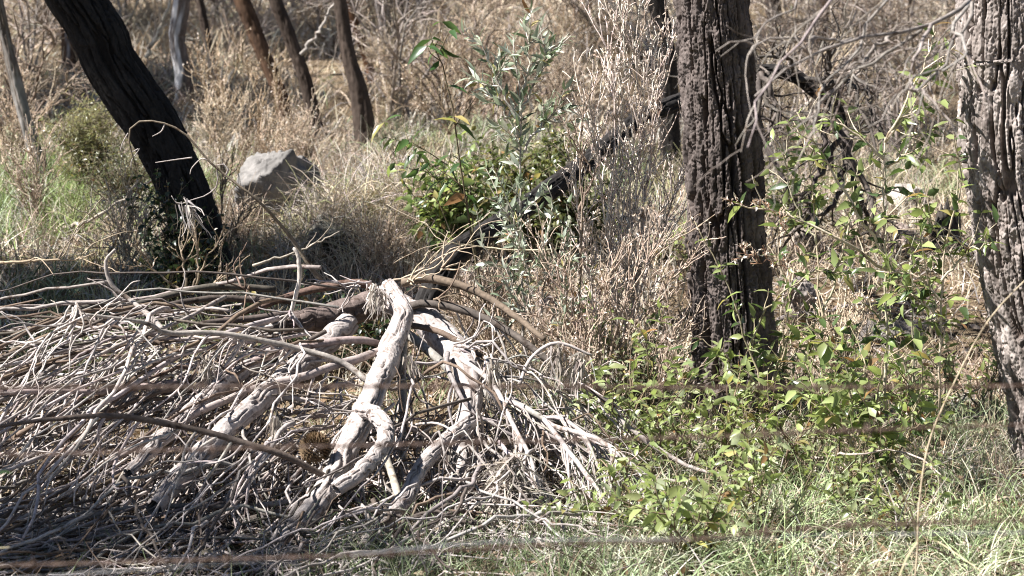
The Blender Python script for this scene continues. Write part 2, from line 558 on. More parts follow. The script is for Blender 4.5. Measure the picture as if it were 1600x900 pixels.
def tree(name, label, pix, d, rpx, cols, top_h, crown_spec, cells=12, cv=.09, depth=.012, ds=.008, sides=90, inner=None, pale=None, seed=1, group=None, lcol=LEAF_TOP, bend=(0, 0, 0), cat="tree", flare=.3):
    P = pix_path(pix, d)
    dd = d if not isinstance(d, (list, tuple)) else d[0]
    rad = [x / FPX * dd for x in rpx]
    base = P[0].copy(); gz = float(g(base[0], base[1]))
    # carry the base down into the soil
    dirn = nrm(P[0] - P[1]); drop = max(0.0, (P[0][2] - gz + .08)) / max(.2, -dirn[2])
    P = np.vstack([P[0] + dirn * drop, P]) if drop > .02 else P
    rad = [rad[0]] + rad if drop > .02 else rad
    vis = np.linalg.norm(np.diff(P, axis=0), axis=1).sum() + .12
    up = nrm(P[-1] - P[-2])
    L = max(.5, (top_h - P[-1][2]) / max(up[2], .3))
    ext = [P[-1] + up * L * f + np.asarray(bend) * f * f for f in (.35, .7, 1.0)]
    Pf = np.vstack([P, ext]); rad = rad + [rad[-1] * .85, rad[-1] * .6, rad[-1] * .3]
    root = thing(name, label, cat, (base[0], base[1], gz), group)
    m = MB()
    bark_trunk(m, Pf, rad, sides, ds, vis, cells, cv, depth, cols, inner, seed, pale, flare)
    m.build("trunk", M_BARK, root)
    r = np.random.default_rng(seed * 13 + 5)
    if crown_spec:
        spread, height, nc, per = crown_spec
        crown(ext[-1], up, spread, height, nc, per, root, r, (.15, .022) if group else (.1, .015), lcol=lcol)
    return root, Pf


# the three near trunks
T_MID, P_MID = tree("rough_barked_tree", "upright tree with deeply fissured grey-brown bark standing right of centre, green sprigs at its foot",
     [(1156, 690), (1149, 560), (1138, 400), (1128, 200), (1111, 0)], 8.3, [66, 63, 59, 56, 54],
     ((.175, .142, .127), (.05, .039, .034)), 6.5, (1.8, 2.0, 60, 60), cells=12, cv=.14, depth=.036, ds=.0035, sides=330, inner=(.055, .035, .026), seed=3)
T_RIGHT, P_RIGHT = tree("rough_barked_tree", "thick tree with flaky pinkish-grey bark cut by the right edge of the picture",
     [(1672, 700), (1648, 600), (1622, 500), (1602, 400), (1587, 300), (1575, 200), (1571, 100), (1570, 0)], 7.6, [78, 75, 74, 72, 72, 72, 71, 71],
     ((.43, .37, .335), (.13, .104, .09)), 6.5, (1.8, 2.0, 60, 60), cells=14, cv=.11, depth=.028, ds=.0035, sides=360, inner=(.07, .045, .034), seed=8)
T_LEAN, P_LEAN = tree("leaning_tree", "thick black-barked tree leaning to the left behind the heap of dead branches",
     [(331, 452), (318, 400), (288, 300), (240, 200), (174, 100), (120, 0)], 10.4, [38, 37, 38, 40, 41, 41],
     ((.036, .033, .031), (.012, .011, .0105)), 5.3, (.85, 1.2, 120, 60), cells=13, cv=.11, depth=.02, ds=.006, sides=200, inner=(.015, .012, .01), seed=5, bend=(-1.45, -.75, 0))  # bend swings the unseen crown to where it shades this trunk

DK = ((.085, .062, .048), (.045, .032, .025))
RD = ((.13, .075, .045), (.06, .036, .024))
GB = ((.2, .16, .13), (.09, .07, .055))
far_trees = [
    ("slender_tree", "slender reddish-brown trunk leaning left, first of three slim trunks beyond the grey boulder", [(452, 240), (441, 160), (414, 90), (378, 0)], 16, [12, 11, 11, 12], RD, 7, (1.3, 2, 28, 50), None),
    ("slender_tree", "slim straight dark trunk leaning left, second of three slim trunks beyond the grey boulder", [(500, 228), (478, 130), (453, 60), (430, 0)], 16.3, [10, 10, 10, 10], DK, 7, (1.3, 2, 28, 50), None),
    ("slender_tree", "stouter dark grey trunk with flared foot, nearest the leafy stem, of the slim trunks", [(574, 232), (562, 150), (543, 80), (531, 0)], 15.6, [17, 14, 11, 10], DK, 7, (1.3, 2, 28, 50), None),
    ("slender_tree", "rusty orange-brown thin trunk half hidden behind the stouter dark slim trunk", [(586, 160), (576, 100), (556, 40), (542, 0)], 19, [8, 7, 7, 7], ((.2, .1, .05), (.09, .05, .03)), 7, (1.2, 2, 24, 50), None),
    ("crooked_tree", "thin crooked grey-barked tree at the left edge beside pale green grass", [(70, 285), (44, 200), (24, 125), (8, 60), (-4, 0)], 13.5, [11, 10, 10, 9, 9], GB, 6.5, (1.3, 2, 28, 50), (.27, .25, .23)),
    ("white_barked_tree", "pale tree with peeling white bark behind the black leaning tree", [(284, 178), (286, 120), (277, 60), (284, 0)], 18, [11, 12, 12, 13], ((.25, .2, .17), (.1, .075, .06)), 8, (1.5, 2, 40, 50), (.74, .71, .69)),
    ("slender_tree", "thin dark trunk just right of the white-barked tree", [(342, 150), (330, 90), (318, 30), (312, 0)], 20, [7, 6, 6, 6], DK, 7, (1.2, 2, 24, 50), None),
    ("slender_tree", "dark brown tree with a pale scar seen left of the black leaning tree's upper trunk", [(113, 180), (112, 120), (110, 60), (106, 0)], 19, [15, 14, 14, 13], RD, 8, (1.5, 2, 40, 50), (.4, .37, .36)),
    ("slender_tree", "black trunk behind the top of the tall straw-coloured weed", [(1046, 190), (1043, 110), (1036, 50), (1026, 0)], 14.5, [15, 15, 14, 14], ((.04, .033, .028), (.022, .018, .016)), 7, (1.4, 2, 28, 50), None),
    ("slender_tree", "dark brown trunk at the top edge just right of the upright fissured tree", [(1216, 100), (1213, 50), (1207, 0)], 24, [13, 12, 12], DK, 8, (1.5, 2, 30, 50), None),
    ("slender_tree", "narrow dark trunk above the crooked dark fallen branch", [(1284, 120), (1286, 60), (1289, 0)], 22, [8, 7, 7], RD, 8, (1.3, 2, 30, 50), None),
    ("slender_tree", "broad dark trunk in the shade at the top edge, left of the thick flaky-barked tree", [(1462, 70), (1470, 30), (1478, 0)], 25, [17, 17, 17], DK, 8, (1.5, 2, 30, 50), None),
    ("thin_tree", "thin pale grey trunk at the top edge right of the slim dark trunks", [(606, 122), (600, 60), (590, 0)], 21, [4.5, 4.5, 5], ((.4, .35, .32), (.2, .17, .15)), 7, (1.2, 2, 24, 50), None),
    ("thin_tree", "thin pale forked trunk at the top edge above the leafy stem", [(668, 104), (664, 50), (655, 0)], 22, [5, 5, 5], ((.36, .31, .28), (.18, .15, .13)), 7, (1.2, 2, 24, 50), None),
    ("thin_tree", "narrow dark trunk at the top edge above the silver-leaved sapling", [(822, 66), (818, 30), (813, 0)], 27, [7, 7, 7], DK, 8, (1.4, 2, 30, 50), None),
    ("thin_tree", "dark trunk at the top edge just left of the tall straw-coloured weed", [(893, 60), (890, 30), (884, 0)], 27, [8, 8, 8], RD, 8, (1.4, 2, 30, 50), None),
]
for i, (nm, lab, pix, d, rpx, cols, th, cr, pale) in enumerate(far_trees):
    tree(nm, lab, pix, d, rpx, cols, th, cr, cells=8, cv=.1, depth=.008, ds=.015, sides=36, seed=20 + i, pale=pale)

for i, (px, py, d, w_, lean) in enumerate([(20, 40, 27, 6, 4), (140, 50, 29, 7, -5), (215, 30, 31, 7, 3), (390, 40, 30, 6, -3), (468, 45, 28, 5, -6), (628, 40, 30, 6, 3), (700, 45, 32, 8, -3), (745, 50, 33, 6, 2), (780, 35, 34, 7, 5), (860, 45, 32, 6, -2), (915, 40, 31, 7, 4),
                                         (1180, 45, 30, 7, -3), (1250, 40, 29, 8, 3), (1330, 45, 29, 8, -4), (1385, 40, 31, 7, 2), (1425, 45, 28, 8, 5), (1500, 35, 30, 7, 2), (-40, 40, 28, 8, 3), (1640, 40, 28, 8, 3)]):
    tree("far_tree", "dark slender trunk far up the slope at the top edge", [(px, py, ), (px + lean, 10), (px + lean * 1.6, -20)], d, [w_, w_, w_], DK if i % 3 else RD, 7.5, (1.9, 2, 60, 50), cells=6, cv=.12, depth=.008, ds=.04, sides=16, seed=400 + i, group="dark trunks far up the slope")  # unseen crowns enlarged to shade the top of the slope

# unseen gum trees added beyond the left edge so their crowns dapple slope and heap
def shade_tree(label, x, y, h, spread, nc, per, seed, leaf=(.15, .022)):
    b = gp(x, y)
    root = thing("added_gum_tree", label, "tree", b)
    m = MB()
    bark_trunk(m, [b + np.array([0, 0, -.1]), b + np.array([.05, .02, h * .5]), b + np.array([0, .05, h])], [.13, .1, .05], 40, .05, h, 9, .12, .012, GB, None, seed)
    m.build("trunk", M_BARK, root)
    crown(b + np.array([0, 0, h]), np.array([0, 0, 1.]), spread, 1.6, nc, per, root, np.random.default_rng(seed), leaf)


shade_tree("gum tree beyond the left edge level with the heap, its crown shading it", -4.7, 5.55, 4.6, .85, 34, 60, 301, (.1, .015))
shade_tree("gum tree beyond the left edge level with the black leaning tree's foot", -7.2, 8.9, 6.2, 1.0, 70, 60, 302)
shade_tree("gum tree on the slope beyond the left edge, behind the crooked grey tree", -8.6, 16.8, 7.0, 1.9, 130, 70, 303)
shade_tree("gum tree high on the slope beyond the left edge, near the top corner", -8.4, 21.5, 7.0, 2.2, 150, 70, 304)
shade_tree("gum tree high on the slope at the top left, the farthest of the leafy trees", -6.0, 26.0, 7.0, 2.2, 150, 70, 305)


# the unseen wood: trees added behind the camera and right to block skylight
for i, (lab, x, y, h, sp) in enumerate([("tall leafy gum tree behind the camera, directly back from the fence", .5, -5.0, 7.5, 3.4), ("tall leafy gum tree behind the camera to its left", -5.5, -4.5, 7.0, 3.2), ("tall leafy gum tree behind the camera to its right", 6.0, -3.5, 7.5, 3.2),
        ("leafy gum tree to the right of the view, level with the fence", 6.2, 3.5, 6.5, 2.8), ("leafy gum tree to the right of the view, level with the fissured trunk", 7.5, 9.0, 7.0, 3.0), ("leafy gum tree far behind the camera, back left", -11, -9, 10, 4.2),
        ("leafy gum tree far behind the camera, back right", 11, -9, 10, 4.2), ("leafy gum tree far behind the camera in the middle", 1.5, -13, 12, 4.5), ("leafy gum tree well to the right of the view on the slope", 9.5, 15.5, 7.5, 3.2)]):
    shade_tree(lab, x, y, h, sp, 110, 60, 320 + i, (.34, .06))


def shade_bough():  # unseen bough added above the frame to shade the hollow on the right
    r = np.random.default_rng(64)
    root = T_MID
    P = resample([P_MID[-3], P_MID[-3] + np.array([-.25, .6, .1]), np.array([.3, 9.4, 2.55]), np.array([.0, 9.7, 2.35])], 16)
    m = MB(); m.tubes(P, np.linspace(.035, .01, 16), 7, (.13, .1, .085))
    S, D, _, _ = spawn(P[None, 6:], 16, .1, 1, .9, r)
    B = grow(S, D, r.uniform(.25, .6, len(S)), 8, .15, (0, 0, .1), r)
    m.tubes(B, taper(len(S), 8, .008, .002), 5, (.14, .11, .09))
    m.build("limb", M_BARK, root)
    S, D, _, _ = spawn(B, 38, .2, 1, .9, r)
    S[:, 2] = np.maximum(S[:, 2], 1.95); n = len(S)
    ml = MB(); ml.leaves(S, D + np.array([0, 0, -.2]), r.normal(size=(n, 3)), r.uniform(.07, .12, n), .014, jit(LEAF_TOP, n, .25), .1, .15)
    ml.build("foliage", M_LEAF, root)


shade_bough()

# dead limb of the right-hand tree reaching across the top right corner, close to the camera
def dead_limb():
    r = np.random.default_rng(5)
    root = T_RIGHT
    main = resample([at(1570, -420, 7.5), at(1565, -160, 6.6), at(1530, -20, 5.7), at(1455, 38, 5.3), at(1400, 52, 5.2), at(1330, 62, 5.1), at(1240, 100, 5.0), at(1180, 150, 4.9)], 26)
    m = MB(); k = len(main)
    m.tubes(main, np.linspace(.015, .0022, k), 7, (.27, .235, .21))
    P = main[None]
    kids = []
    for px0, py0, pts in [(1440, 44, [(1380, 90), (1300, 140), (1240, 190)]), (1400, 52, [(1340, 105), (1290, 150)]), (1455, 38, [(1430, 90), (1435, 130), (1450, 150)]),
                          (1530, -20, [(1460, 120), (1400, 150), (1360, 200)]), (1565, -160, [(1400, -20), (1330, 80), (1290, 170), (1280, 220)]), (1565, -160, [(1370, -60), (1270, 40), (1210, 120), (1175, 230)]),
                          (1565, -160, [(1300, -90), (1240, 0), (1190, 60)]), (1530, -20, [(1500, 40), (1510, 85), (1470, 110), (1420, 120)]), (1330, 62, [(1250, 60), (1150, 68), (1110, 80)])]:
        pts3 = [at(px0, py0, 5.3)] + [at(a + r.normal() * 6, b, 5.2 - .15 * q + r.normal() * .1) for q, (a, b) in enumerate(pts)]
        kids.append(resample(pts3, 14))
    K = np.array(kids); K[:, 1:-1] += r.normal(size=K[:, 1:-1].shape) * .006
    m.tubes(K, taper(len(K), 14, .005, .0014), 6, jit((.27, .235, .21), len(K)))
    S, D, pi, t = spawn(K, 6, .15, 1, .5, r)
    T = grow(S, D + np.array([-.15, 0, -.35]), r.uniform(.08, .24, len(S)), 9, .16, (0, 0, -.4), r)
    m.tubes(T, taper(len(S), 9, .0022, .0009), 5, jit((.28, .24, .21), len(S)))
    S, D, pi, t = spawn(T, 1, .3, 1, .7, r)
    T = grow(S, D, r.uniform(.05, .15, len(S)), 6, .2, (0, 0, -.3), r)
    m.tubes(T, taper(len(S), 6, .0013, .0007), 4, jit((.28, .24, .21), len(S)))
    o = m.build("dead_limb", M_TWIG, root)
    o["label"] = "bare grey limb with fine dead twigs across the top right"


dead_limb()

# ------------------------------------------------------------------ boulders and stones
def rock(name, label, c, size, seed, col, rz=0.0, lay=.5, group=None, cat="rock"):
    n = 90
    u = np.linspace(0, np.pi, n); w = np.linspace(0, 2 * np.pi, 2 * n, endpoint=False)
    U, W = np.meshgrid(u, w, indexing='ij')
    d = np.stack([np.sin(U) * np.cos(W), np.sin(U) * np.sin(W), np.cos(U)], -1)
    rr_ = np.random.default_rng(seed)
    pn = nrm(rr_.normal(size=(11, 3)) * np.array([1, 1, .8])); ph_ = rr_.uniform(.62, 1.0, 11)
    inv = np.maximum(d @ pn.T, .02) / ph_
    q = d * np.minimum((inv ** 36).sum(-1) ** (-1 / 36), 1.35)[..., None]
    q = q * (1 + .12 * (fbm(d * 2.5 + seed, seed) - .5) + .14 * (np.abs(fbm(d * 5 + seed, seed + 3) - .5) * 2 - .3) + .07 * (fbm(d * 20, seed + 12) - .5))[..., None]
    st = sstep(.0, .05, np.abs(fbm(d * np.array([1.2, 1.2, 5]) + seed, seed + 9) - .5))
    q = q * (1 - .05 * lay * (1 - st))[..., None]
    q = q * np.asarray(size)
    ca, sa = math.cos(rz), math.sin(rz)
    q = np.stack([q[..., 0] * ca - q[..., 1] * sa, q[..., 0] * sa + q[..., 1] * ca, q[..., 2]], -1)
    idx = np.arange(n * 2 * n).reshape(n, 2 * n)
    f = np.stack([idx[:-1], np.roll(idx[:-1], -1, 1), np.roll(idx[1:], -1, 1), idx[1:]], -1).reshape(-1, 4)
    cc = np.asarray(col) * (.55 + .9 * fbm(d * 5, seed + 4))[..., None]
    m = MB(); m.add(q, f, None, cc.reshape(-1, 3))
    o = m.build(name, M_ROCK)
    o.location = tuple(float(x) for x in c)
    return tag(o, label, cat, group)


def rock_at(px, py, d, *a, **k):
    return at(px, py, d)


def on_soil(px, py, up):
    """stone centre: up metres over the soil seen at that pixel"""
    return on_ground(px, py) + np.array([0, 0, up])


rock("boulder", "large pale grey boulder with a sloping top, right of the black leaning tree", on_soil(436, 340, .1), (.2, .22, .27), 4, (.185, .172, .16), .35)
rock("stone", "small grey stone leaning against the left foot of the large boulder", on_soil(376, 350, .04), (.065, .08, .08), 6, (.2, .185, .17))
rock("stone", "mossy grey stone sunk in dry grass below and right of the large boulder", on_soil(520, 368, .03), (.12, .15, .08), 14, (.17, .16, .135))
rock("boulder", "rounded brown-grey boulder behind the straw-coloured weed, left of the fissured trunk", on_soil(1012, 410, .08), (.13, .13, .15), 9, (.2, .165, .135))
rock("stone", "flat pale stone on the sunlit strip left of the thick flaky-barked tree", on_soil(1412, 338, .07), (.15, .14, .08), 21, (.42, .37, .32))
rock("stone", "pinkish stone in the bank below the flat pale stone", on_soil(1412, 385, .05), (.08, .09, .06), 25, (.27, .21, .18))
rock("stone", "sandy stone in the shade just right of the fissured trunk", on_soil(1255, 392, .02), (.1, .12, .07), 27, (.3, .25, .21))
rock("stone", "dull grey stone in the dark hollow just right of the fissured trunk", on_soil(1246, 485, .05), (.08, .1, .1), 31, (.18, .155, .14))
rock("stone", "half-buried grey slab at the back of the dark hollow on the right", on_soil(1380, 525, .01), (.16, .12, .06), 33, (.16, .14, .125))

# ------------------------------------------------------------------ charred stump
def stump():
    b = on_ground(1478, 395)
    root = thing("charred_stump", "short black charred stump left of the thick flaky-barked tree", "stump", b)
    m = MB()
    top = b + np.array([.01, 0, .2])
    bark_trunk(m, [b + np.array([0, 0, -.08]), b + np.array([0, 0, .06]), top], [.075, .065, .05], 60, .008, 1, 9, .06, .014, ((.09, .075, .065), (.035, .03, .026)), None, 77)
    m.build("trunk", M_BARK, root)
    m = MB()
    r = np.random.default_rng(3)
    n = 9; a = np.linspace(0, 6.28, n, endpoint=False)
    S = top + np.stack([np.cos(a) * .035, np.sin(a) * .035, np.full(n, -.04)], 1)
    P = grow(S, np.tile([0, 0, 1.], (n, 1)), r.uniform(.05, .12, n), 4, .1, r=r)
    m.tubes(P, taper(n, 4, .018, .003), 5, (.06, .052, .045))
    m.build("splinter", M_BARK, root)


stump()

# ------------------------------------------------------------------ dark fallen log with its dead crown
def fallen_log():
    r = np.random.default_rng(9)
    pts = [at(655, 480, 8.75) - np.array([0, 0, .06]), at(700, 410, 8.95), at(770, 357, 9.3), at(850, 303, 9.7), at(930, 243, 10.1), at(1000, 187, 10.5), at(1065, 158, 10.8), at(1130, 128, 11.0), at(1190, 112, 11.1), at(1240, 118, 11.1), at(1275, 145, 11.1), at(1305, 165, 11.1), at(1318, 200, 11.1), at(1322, 260, 11.1)]
    rad = np.array([17, 15, 14, 13.5, 13, 12.5, 12, 11.5, 11, 10, 9, 8, 6, 4]) * 11.5 / FPX
    root = thing("fallen_log", "charred black log slanting up behind the straw-coloured weed to a bare crooked crown", "fallen log", gp(pts[0][0], pts[0][1]))
    m = MB()
    bark_trunk(m, pts, rad, 60, .01, 9, 8, .08, .01, ((.032, .028, .026), (.014, .012, .011)), None, 41, None, 0)
    m.build("trunk", M_BARK, root)
    C = (.085, .07, .06)
    br = [[(1275, 145), (1310, 130), (1335, 135), (1342, 165), (1360, 200), (1375, 260)], [(1200, 112), (1195, 150), (1215, 180), (1205, 215)], [(1240, 118), (1235, 90), (1215, 85), (1180, 92)],
          [(1305, 165), (1320, 120), (1350, 130), (1358, 160), (1368, 190)], [(1318, 200), (1330, 250), (1360, 300), (1365, 350), (1364, 385)], [(1190, 112), (1212, 160), (1208, 190), (1195, 215)],
          [(1300, 165), (1285, 230), (1270, 290), (1265, 330)], [(1318, 200), (1290, 260), (1250, 310), (1215, 340)], [(1250, 125), (1290, 120), (1295, 85), (1280, 60)],
          [(1322, 260), (1300, 320), (1255, 350), (1210, 400)], [(1322, 250), (1345, 320), (1366, 385)], [(1185, 115), (1190, 200), (1230, 300), (1262, 395)]]
    for q, b in enumerate(br):
        pp = [at(px, py, 11.1 - .1 * i - r.uniform(0, .1)) for i, (px, py) in enumerate(b)]
        if b[-1][1] > 310:
            pp[-1] = on_ground(*b[-1]) - np.array([0, 0, .02]) if abs(on_ground(*b[-1])[1] - 10.5) < 1.2 else pp[-1]
        P = resample(pp, 16)[None]; P[:, 1:-1] += r.normal(size=P[:, 1:-1].shape) * .008
        mm = MB(); mm.tubes(P, taper(1, 16, .017, .005), 6, jit(C, 1))
        S, D, _, _ = spawn(P, 9, .1, 1, .8, r)
        T = grow(S, D, r.uniform(.08, .32, len(S)), 9, .25, (0, 0, -.2), r)
        mm.tubes(T, taper(len(S), 9, .006, .002), 5, jit(C, len(S)))
        S, D, _, _ = spawn(T, 3, .2, 1, .8, r)
        T = grow(S, D, r.uniform(.05, .14, len(S)), 6, .3, (0, 0, -.2), r)
        mm.tubes(T, taper(len(S), 6, .003, .0012), 4, jit(C, len(S)))
        mm.build("branch", M_TWIG, root)


fallen_log()

# ------------------------------------------------------------------ the fallen tree: heap of dead limbs in the foreground
CX, CY = -.42, 7.72


def heapR(phi):
    return np.interp(np.mod(phi, 2 * np.pi), np.radians([0, 45, 90, 135, 180, 200, 225, 270, 315, 360]), [.98, .8, .7, 1.4, 2.9, 2.0, 1.25, .98, 1.02, .98])


def reach(phi):
    return np.interp(np.mod(phi, 2 * np.pi), np.radians([0, 45, 90, 135, 180, 225, 270, 315, 360]), [1.0, .8, .7, 1.4, 2.7, 2.3, 1.6, 1.25, 1.0])


def heapH(x, y):
    dx, dy = x - CX, y - CY
    ph = np.arctan2(dy, dx); q = np.hypot(dx, dy) / heapR(ph)
    return .57 * np.clip(1 - q ** 2, 0, 1) + .02


PALE = (.45, .395, .365)
GREY = (.30, .26, .235)
BRWN = (.16, .115, .085)
DARK = (.10, .08, .068)


def fallen_tree():
    r = np.random.default_rng(21)
    root = thing("fallen_tree", "grey heap of dead limbs and tangled bare twigs, the fallen tree filling the lower left", "fallen tree", gp(CX, CY))

    def limb(pix, rpx, col, name="limb", k=30, sides=20, rough=.05, pale=True, lab=None):
        P = resample([list(at(px, py, d)) for px, py, d in pix], k)
        d0 = pix[0][2]
        R = np.interp(np.linspace(0, 1, k), np.linspace(0, 1, len(rpx)), rpx) / FPX * d0
        R = R * (1 + .02 * r.normal(size=k))
        P[1:-1] += r.normal(size=P[1:-1].shape) * .07 * R[1:-1, None]
        m = MB()
        if sides > 10:
            bark_trunk(m, P, R, 56, .005, 9, 8, .12, .0055, (np.array(col) * 1.15, np.array(col) * .7), (.16, .12, .1), int(r.integers(1e4)), None, 0, .1)
        else:
            m.tubes(P, R, sides, jit(col, 1, .1, .03, r))
        o = m.build(name, M_PALE if sides > 10 else M_TWIG, root)
        if lab: o["label"] = lab
        return P

    LP = []
    big = [
        ([(606, 446, 7.9), (622, 470, 7.82), (630, 495, 7.74), (612, 540, 7.6), (590, 600, 7.4), (566, 655, 7.2), (535, 718, 7.0), (505, 775, 6.8), (450, 835, 6.62), (395, 900, 6.5)], [13, 16, 21, 20, 19, 19, 18, 18, 15, 12], PALE),
        ([(590, 462, 8.2), (650, 492, 8.05), (700, 535, 7.9), (728, 580, 7.75), (735, 630, 7.6), (722, 690, 7.45), (716, 750, 7.25), (700, 820, 7.0), (670, 895, 6.7)], [18, 25, 26, 22, 18, 16, 14, 13, 11], PALE),
        ([(545, 505, 7.85), (480, 560, 7.6), (410, 622, 7.35), (345, 682, 7.1), (285, 742, 6.9), (240, 795, 6.7)], [20, 21, 18, 17, 17, 13], PALE),
        ([(430, 545, 7.6), (370, 585, 7.5), (310, 632, 7.3), (250, 690, 7.0), (200, 740, 6.8)], [12, 14, 13, 11, 8], PALE),
        ([(560, 640, 7.2), (585, 648, 7.1), (602, 668, 7.0), (596, 700, 6.9), (560, 740, 6.8), (525, 765, 6.75)], [13, 14, 14, 13, 13, 12], PALE),
        ([(735, 660, 7.4), (690, 695, 7.2), (655, 735, 7.0), (630, 785, 6.85), (560, 860, 6.6)], [13, 13, 13, 14, 10], PALE),
        ([(715, 800, 7.1), (660, 835, 6.8), (615, 885, 6.6), (585, 925, 6.5)], [15, 14, 14, 12], PALE),
        ([(700, 760, 7.2), (690, 830, 6.85), (665, 890, 6.6), (650, 920, 6.5)], [12, 13, 13, 12], PALE),
        ([(600, 470, 8.3), (520, 495, 8.2), (430, 510, 8.1), (380, 530, 8.0)], [26, 24, 18, 12], (.17, .13, .115)),
    ]
    for pix, rp, col in big: LP.append(limb([(a_, b_, c_ - .2 if b_ > 560 else c_ - .06) for a_, b_, c_ in pix], [q * .9 for q in rp], col, sides=20))
    mid = [
        ([(632, 500, 7.7), (628, 590, 7.5), (632, 680, 7.2), (622, 765, 6.95)], [9, 9, 8, 6], GREY),
        ([(594, 690, 6.95), (612, 740, 6.8), (628, 800, 6.65), (642, 905, 6.45)], [8, 8, 8, 7], GREY),
        ([(590, 452, 8.0), (560, 442, 8.0), (510, 448, 8.0), (460, 460, 8.0), (410, 478, 7.95), (350, 500, 7.9)], [8, 9, 8, 7, 6, 5], BRWN),
        ([(628, 442, 8.0), (665, 435, 8.0), (710, 443, 7.95), (762, 465, 7.9), (810, 498, 7.8), (850, 530, 7.7)], [9, 9, 8, 7, 6, 5], BRWN),
        ([(632, 480, 7.95), (665, 474, 7.9), (715, 482, 7.85), (770, 503, 7.8), (820, 535, 7.7), (880, 580, 7.6), (960, 635, 7.45)], [8, 8, 8, 7, 6, 5, 4], DARK),
        ([(634, 520, 7.75), (670, 548, 7.65), (710, 585, 7.55), (750, 612, 7.45), (810, 632, 7.35), (850, 655, 7.25)], [9, 9, 8, 7, 6, 5], GREY),
        ([(640, 507, 7.8), (690, 520, 7.75), (735, 545, 7.65), (780, 575, 7.6)], [6, 6, 5, 4], BRWN),
        ([(592, 537, 7.6), (555, 530, 7.55), (500, 536, 7.5), (470, 543, 7.5), (410, 560, 7.4), (330, 585, 7.3), (250, 600, 7.2), (160, 612, 7.1), (60, 612, 7.0), (-40, 615, 6.9)], [7, 8, 8, 8, 7, 6, 6, 5, 5, 4], GREY),
        ([(576, 598, 7.3), (545, 572, 7.35), (510, 557, 7.35), (468, 546, 7.35), (400, 530, 7.3), (330, 520, 7.25), (262, 521, 7.2), (230, 505, 7.15), (185, 498, 7.1), (125, 490, 7.05)], [6, 6.5, 6.5, 6, 6, 5.5, 5.5, 4.5, 3.5, 2.6], GREY),
        ([(625, 530, 7.55), (600, 545, 7.5), (560, 560, 7.4), (520, 572, 7.35), (470, 590, 7.25), (400, 606, 7.2), (300, 650, 7.0), (210, 700, 6.85), (130, 745, 6.7)], [8, 8, 8, 8, 7, 7, 6, 5, 4], GREY),
        ([(537, 762, 6.68), (490, 735, 6.65), (440, 710, 6.62), (380, 692, 6.6), (330, 677, 6.6), (260, 662, 6.58), (180, 650, 6.55), (80, 655, 6.5), (-30, 670, 6.45)], [6, 6.5, 7, 6.5, 6.5, 6, 5, 4, 3], (.13, .1, .083)),
        ([(430, 452, 8.1), (340, 447, 8.05), (280, 458, 8.0), (200, 478, 7.9), (140, 478, 7.8), (60, 510, 7.7), (-20, 545, 7.6)], [7, 7, 6, 6, 5, 5, 4], DARK),
        ([(470, 470, 8.0), (400, 468, 8.0), (330, 466, 7.95), (250, 480, 7.85), (190, 500, 7.7), (110, 530, 7.6)], [7, 7, 6, 6, 5, 4], DARK),
        ([(452, 490, 7.9), (390, 498, 7.85), (320, 506, 7.75), (260, 530, 7.6), (170, 545, 7.5), (60, 575, 7.3), (-20, 600, 7.2)], [7, 7, 6, 6, 5, 5, 4], DARK),
        ([(262, 522, 7.4), (235, 495, 7.45), (205, 470, 7.5), (175, 445, 7.5), (165, 410, 7.5), (180, 390, 7.5)], [6, 6, 5, 5, 4, 3], GREY),
        ([(508, 446, 8.05), (480, 410, 8.05), (450, 365, 8.05), (405, 315, 8.0), (360, 280, 8.0), (325, 250, 8.0), (290, 210, 8.0), (255, 192, 8.0), (217, 190, 8.0), (201, 208, 8.0), (206, 240, 8.0), (212, 258, 8.0)], [5, 4.5, 4, 3.2, 2.8, 2.5, 2.3, 2.1, 2, 1.8, 1.6, 1.3], (.22, .17, .135)),
        ([(452, 498, 7.7), (460, 470, 7.7), (468, 435, 7.7), (466, 400, 7.7), (459, 388, 7.7)], [4, 4.5, 4.6, 4.6, 3.2], PALE),
        ([(850, 655, 7.2), (885, 700, 7.0), (915, 740, 6.9), (940, 775, 6.8), (955, 840, 6.7), (958, 905, 6.6)], [5, 5, 5, 4.5, 4, 3], PALE),
        ([(860, 665, 7.2), (930, 685, 7.05), (975, 715, 6.95), (1004, 745, 6.9), (1000, 770, 6.85), (965, 778, 6.8), (955, 780, 6.8)], [5, 5, 5, 5, 4, 4, 3], PALE),
        ([(750, 612, 7.45), (800, 628, 7.35), (840, 650, 7.3), (880, 655, 7.25), (930, 690, 7.1), (960, 700, 7.05)], [5, 5, 4, 4, 4, 3], PALE),
        ([(720, 560, 7.55), (770, 600, 7.4), (800, 660, 7.2), (830, 720, 7.0), (845, 790, 6.8), (842, 850, 6.7)], [5, 5, 4.5, 4, 4, 3], PALE),
        ([(780, 690, 7.15), (820, 740, 7.0), (868, 785, 6.9), (900, 800, 6.8), (920, 830, 6.75), (975, 840, 6.7)], [4, 4, 4, 4, 4, 3], PALE),
        ([(812, 600, 7.45), (830, 560, 7.5), (870, 536, 7.5), (925, 555, 7.5)], [4, 4, 3.5, 2.5], PALE),
        ([(960, 650, 7.3), (1020, 695, 7.2), (1080, 730, 7.1), (1150, 745, 7.0)], [5, 5, 4, 3], GREY),
        ([(540, 790, 6.62), (440, 800, 6.6), (330, 830, 6.55), (230, 870, 6.5), (130, 900, 6.45)], [7, 7, 6, 6, 5], DARK),
        ([(480, 780, 6.65), (400, 790, 6.62), (300, 790, 6.6), (190, 795, 6.55), (60, 830, 6.5)], [6, 6, 5, 5, 4], GREY),
    ]
    for pix, rp, col in mid: LP.append(limb(pix, [q * .8 for q in rp], col, "branch", 26, 9, .05))

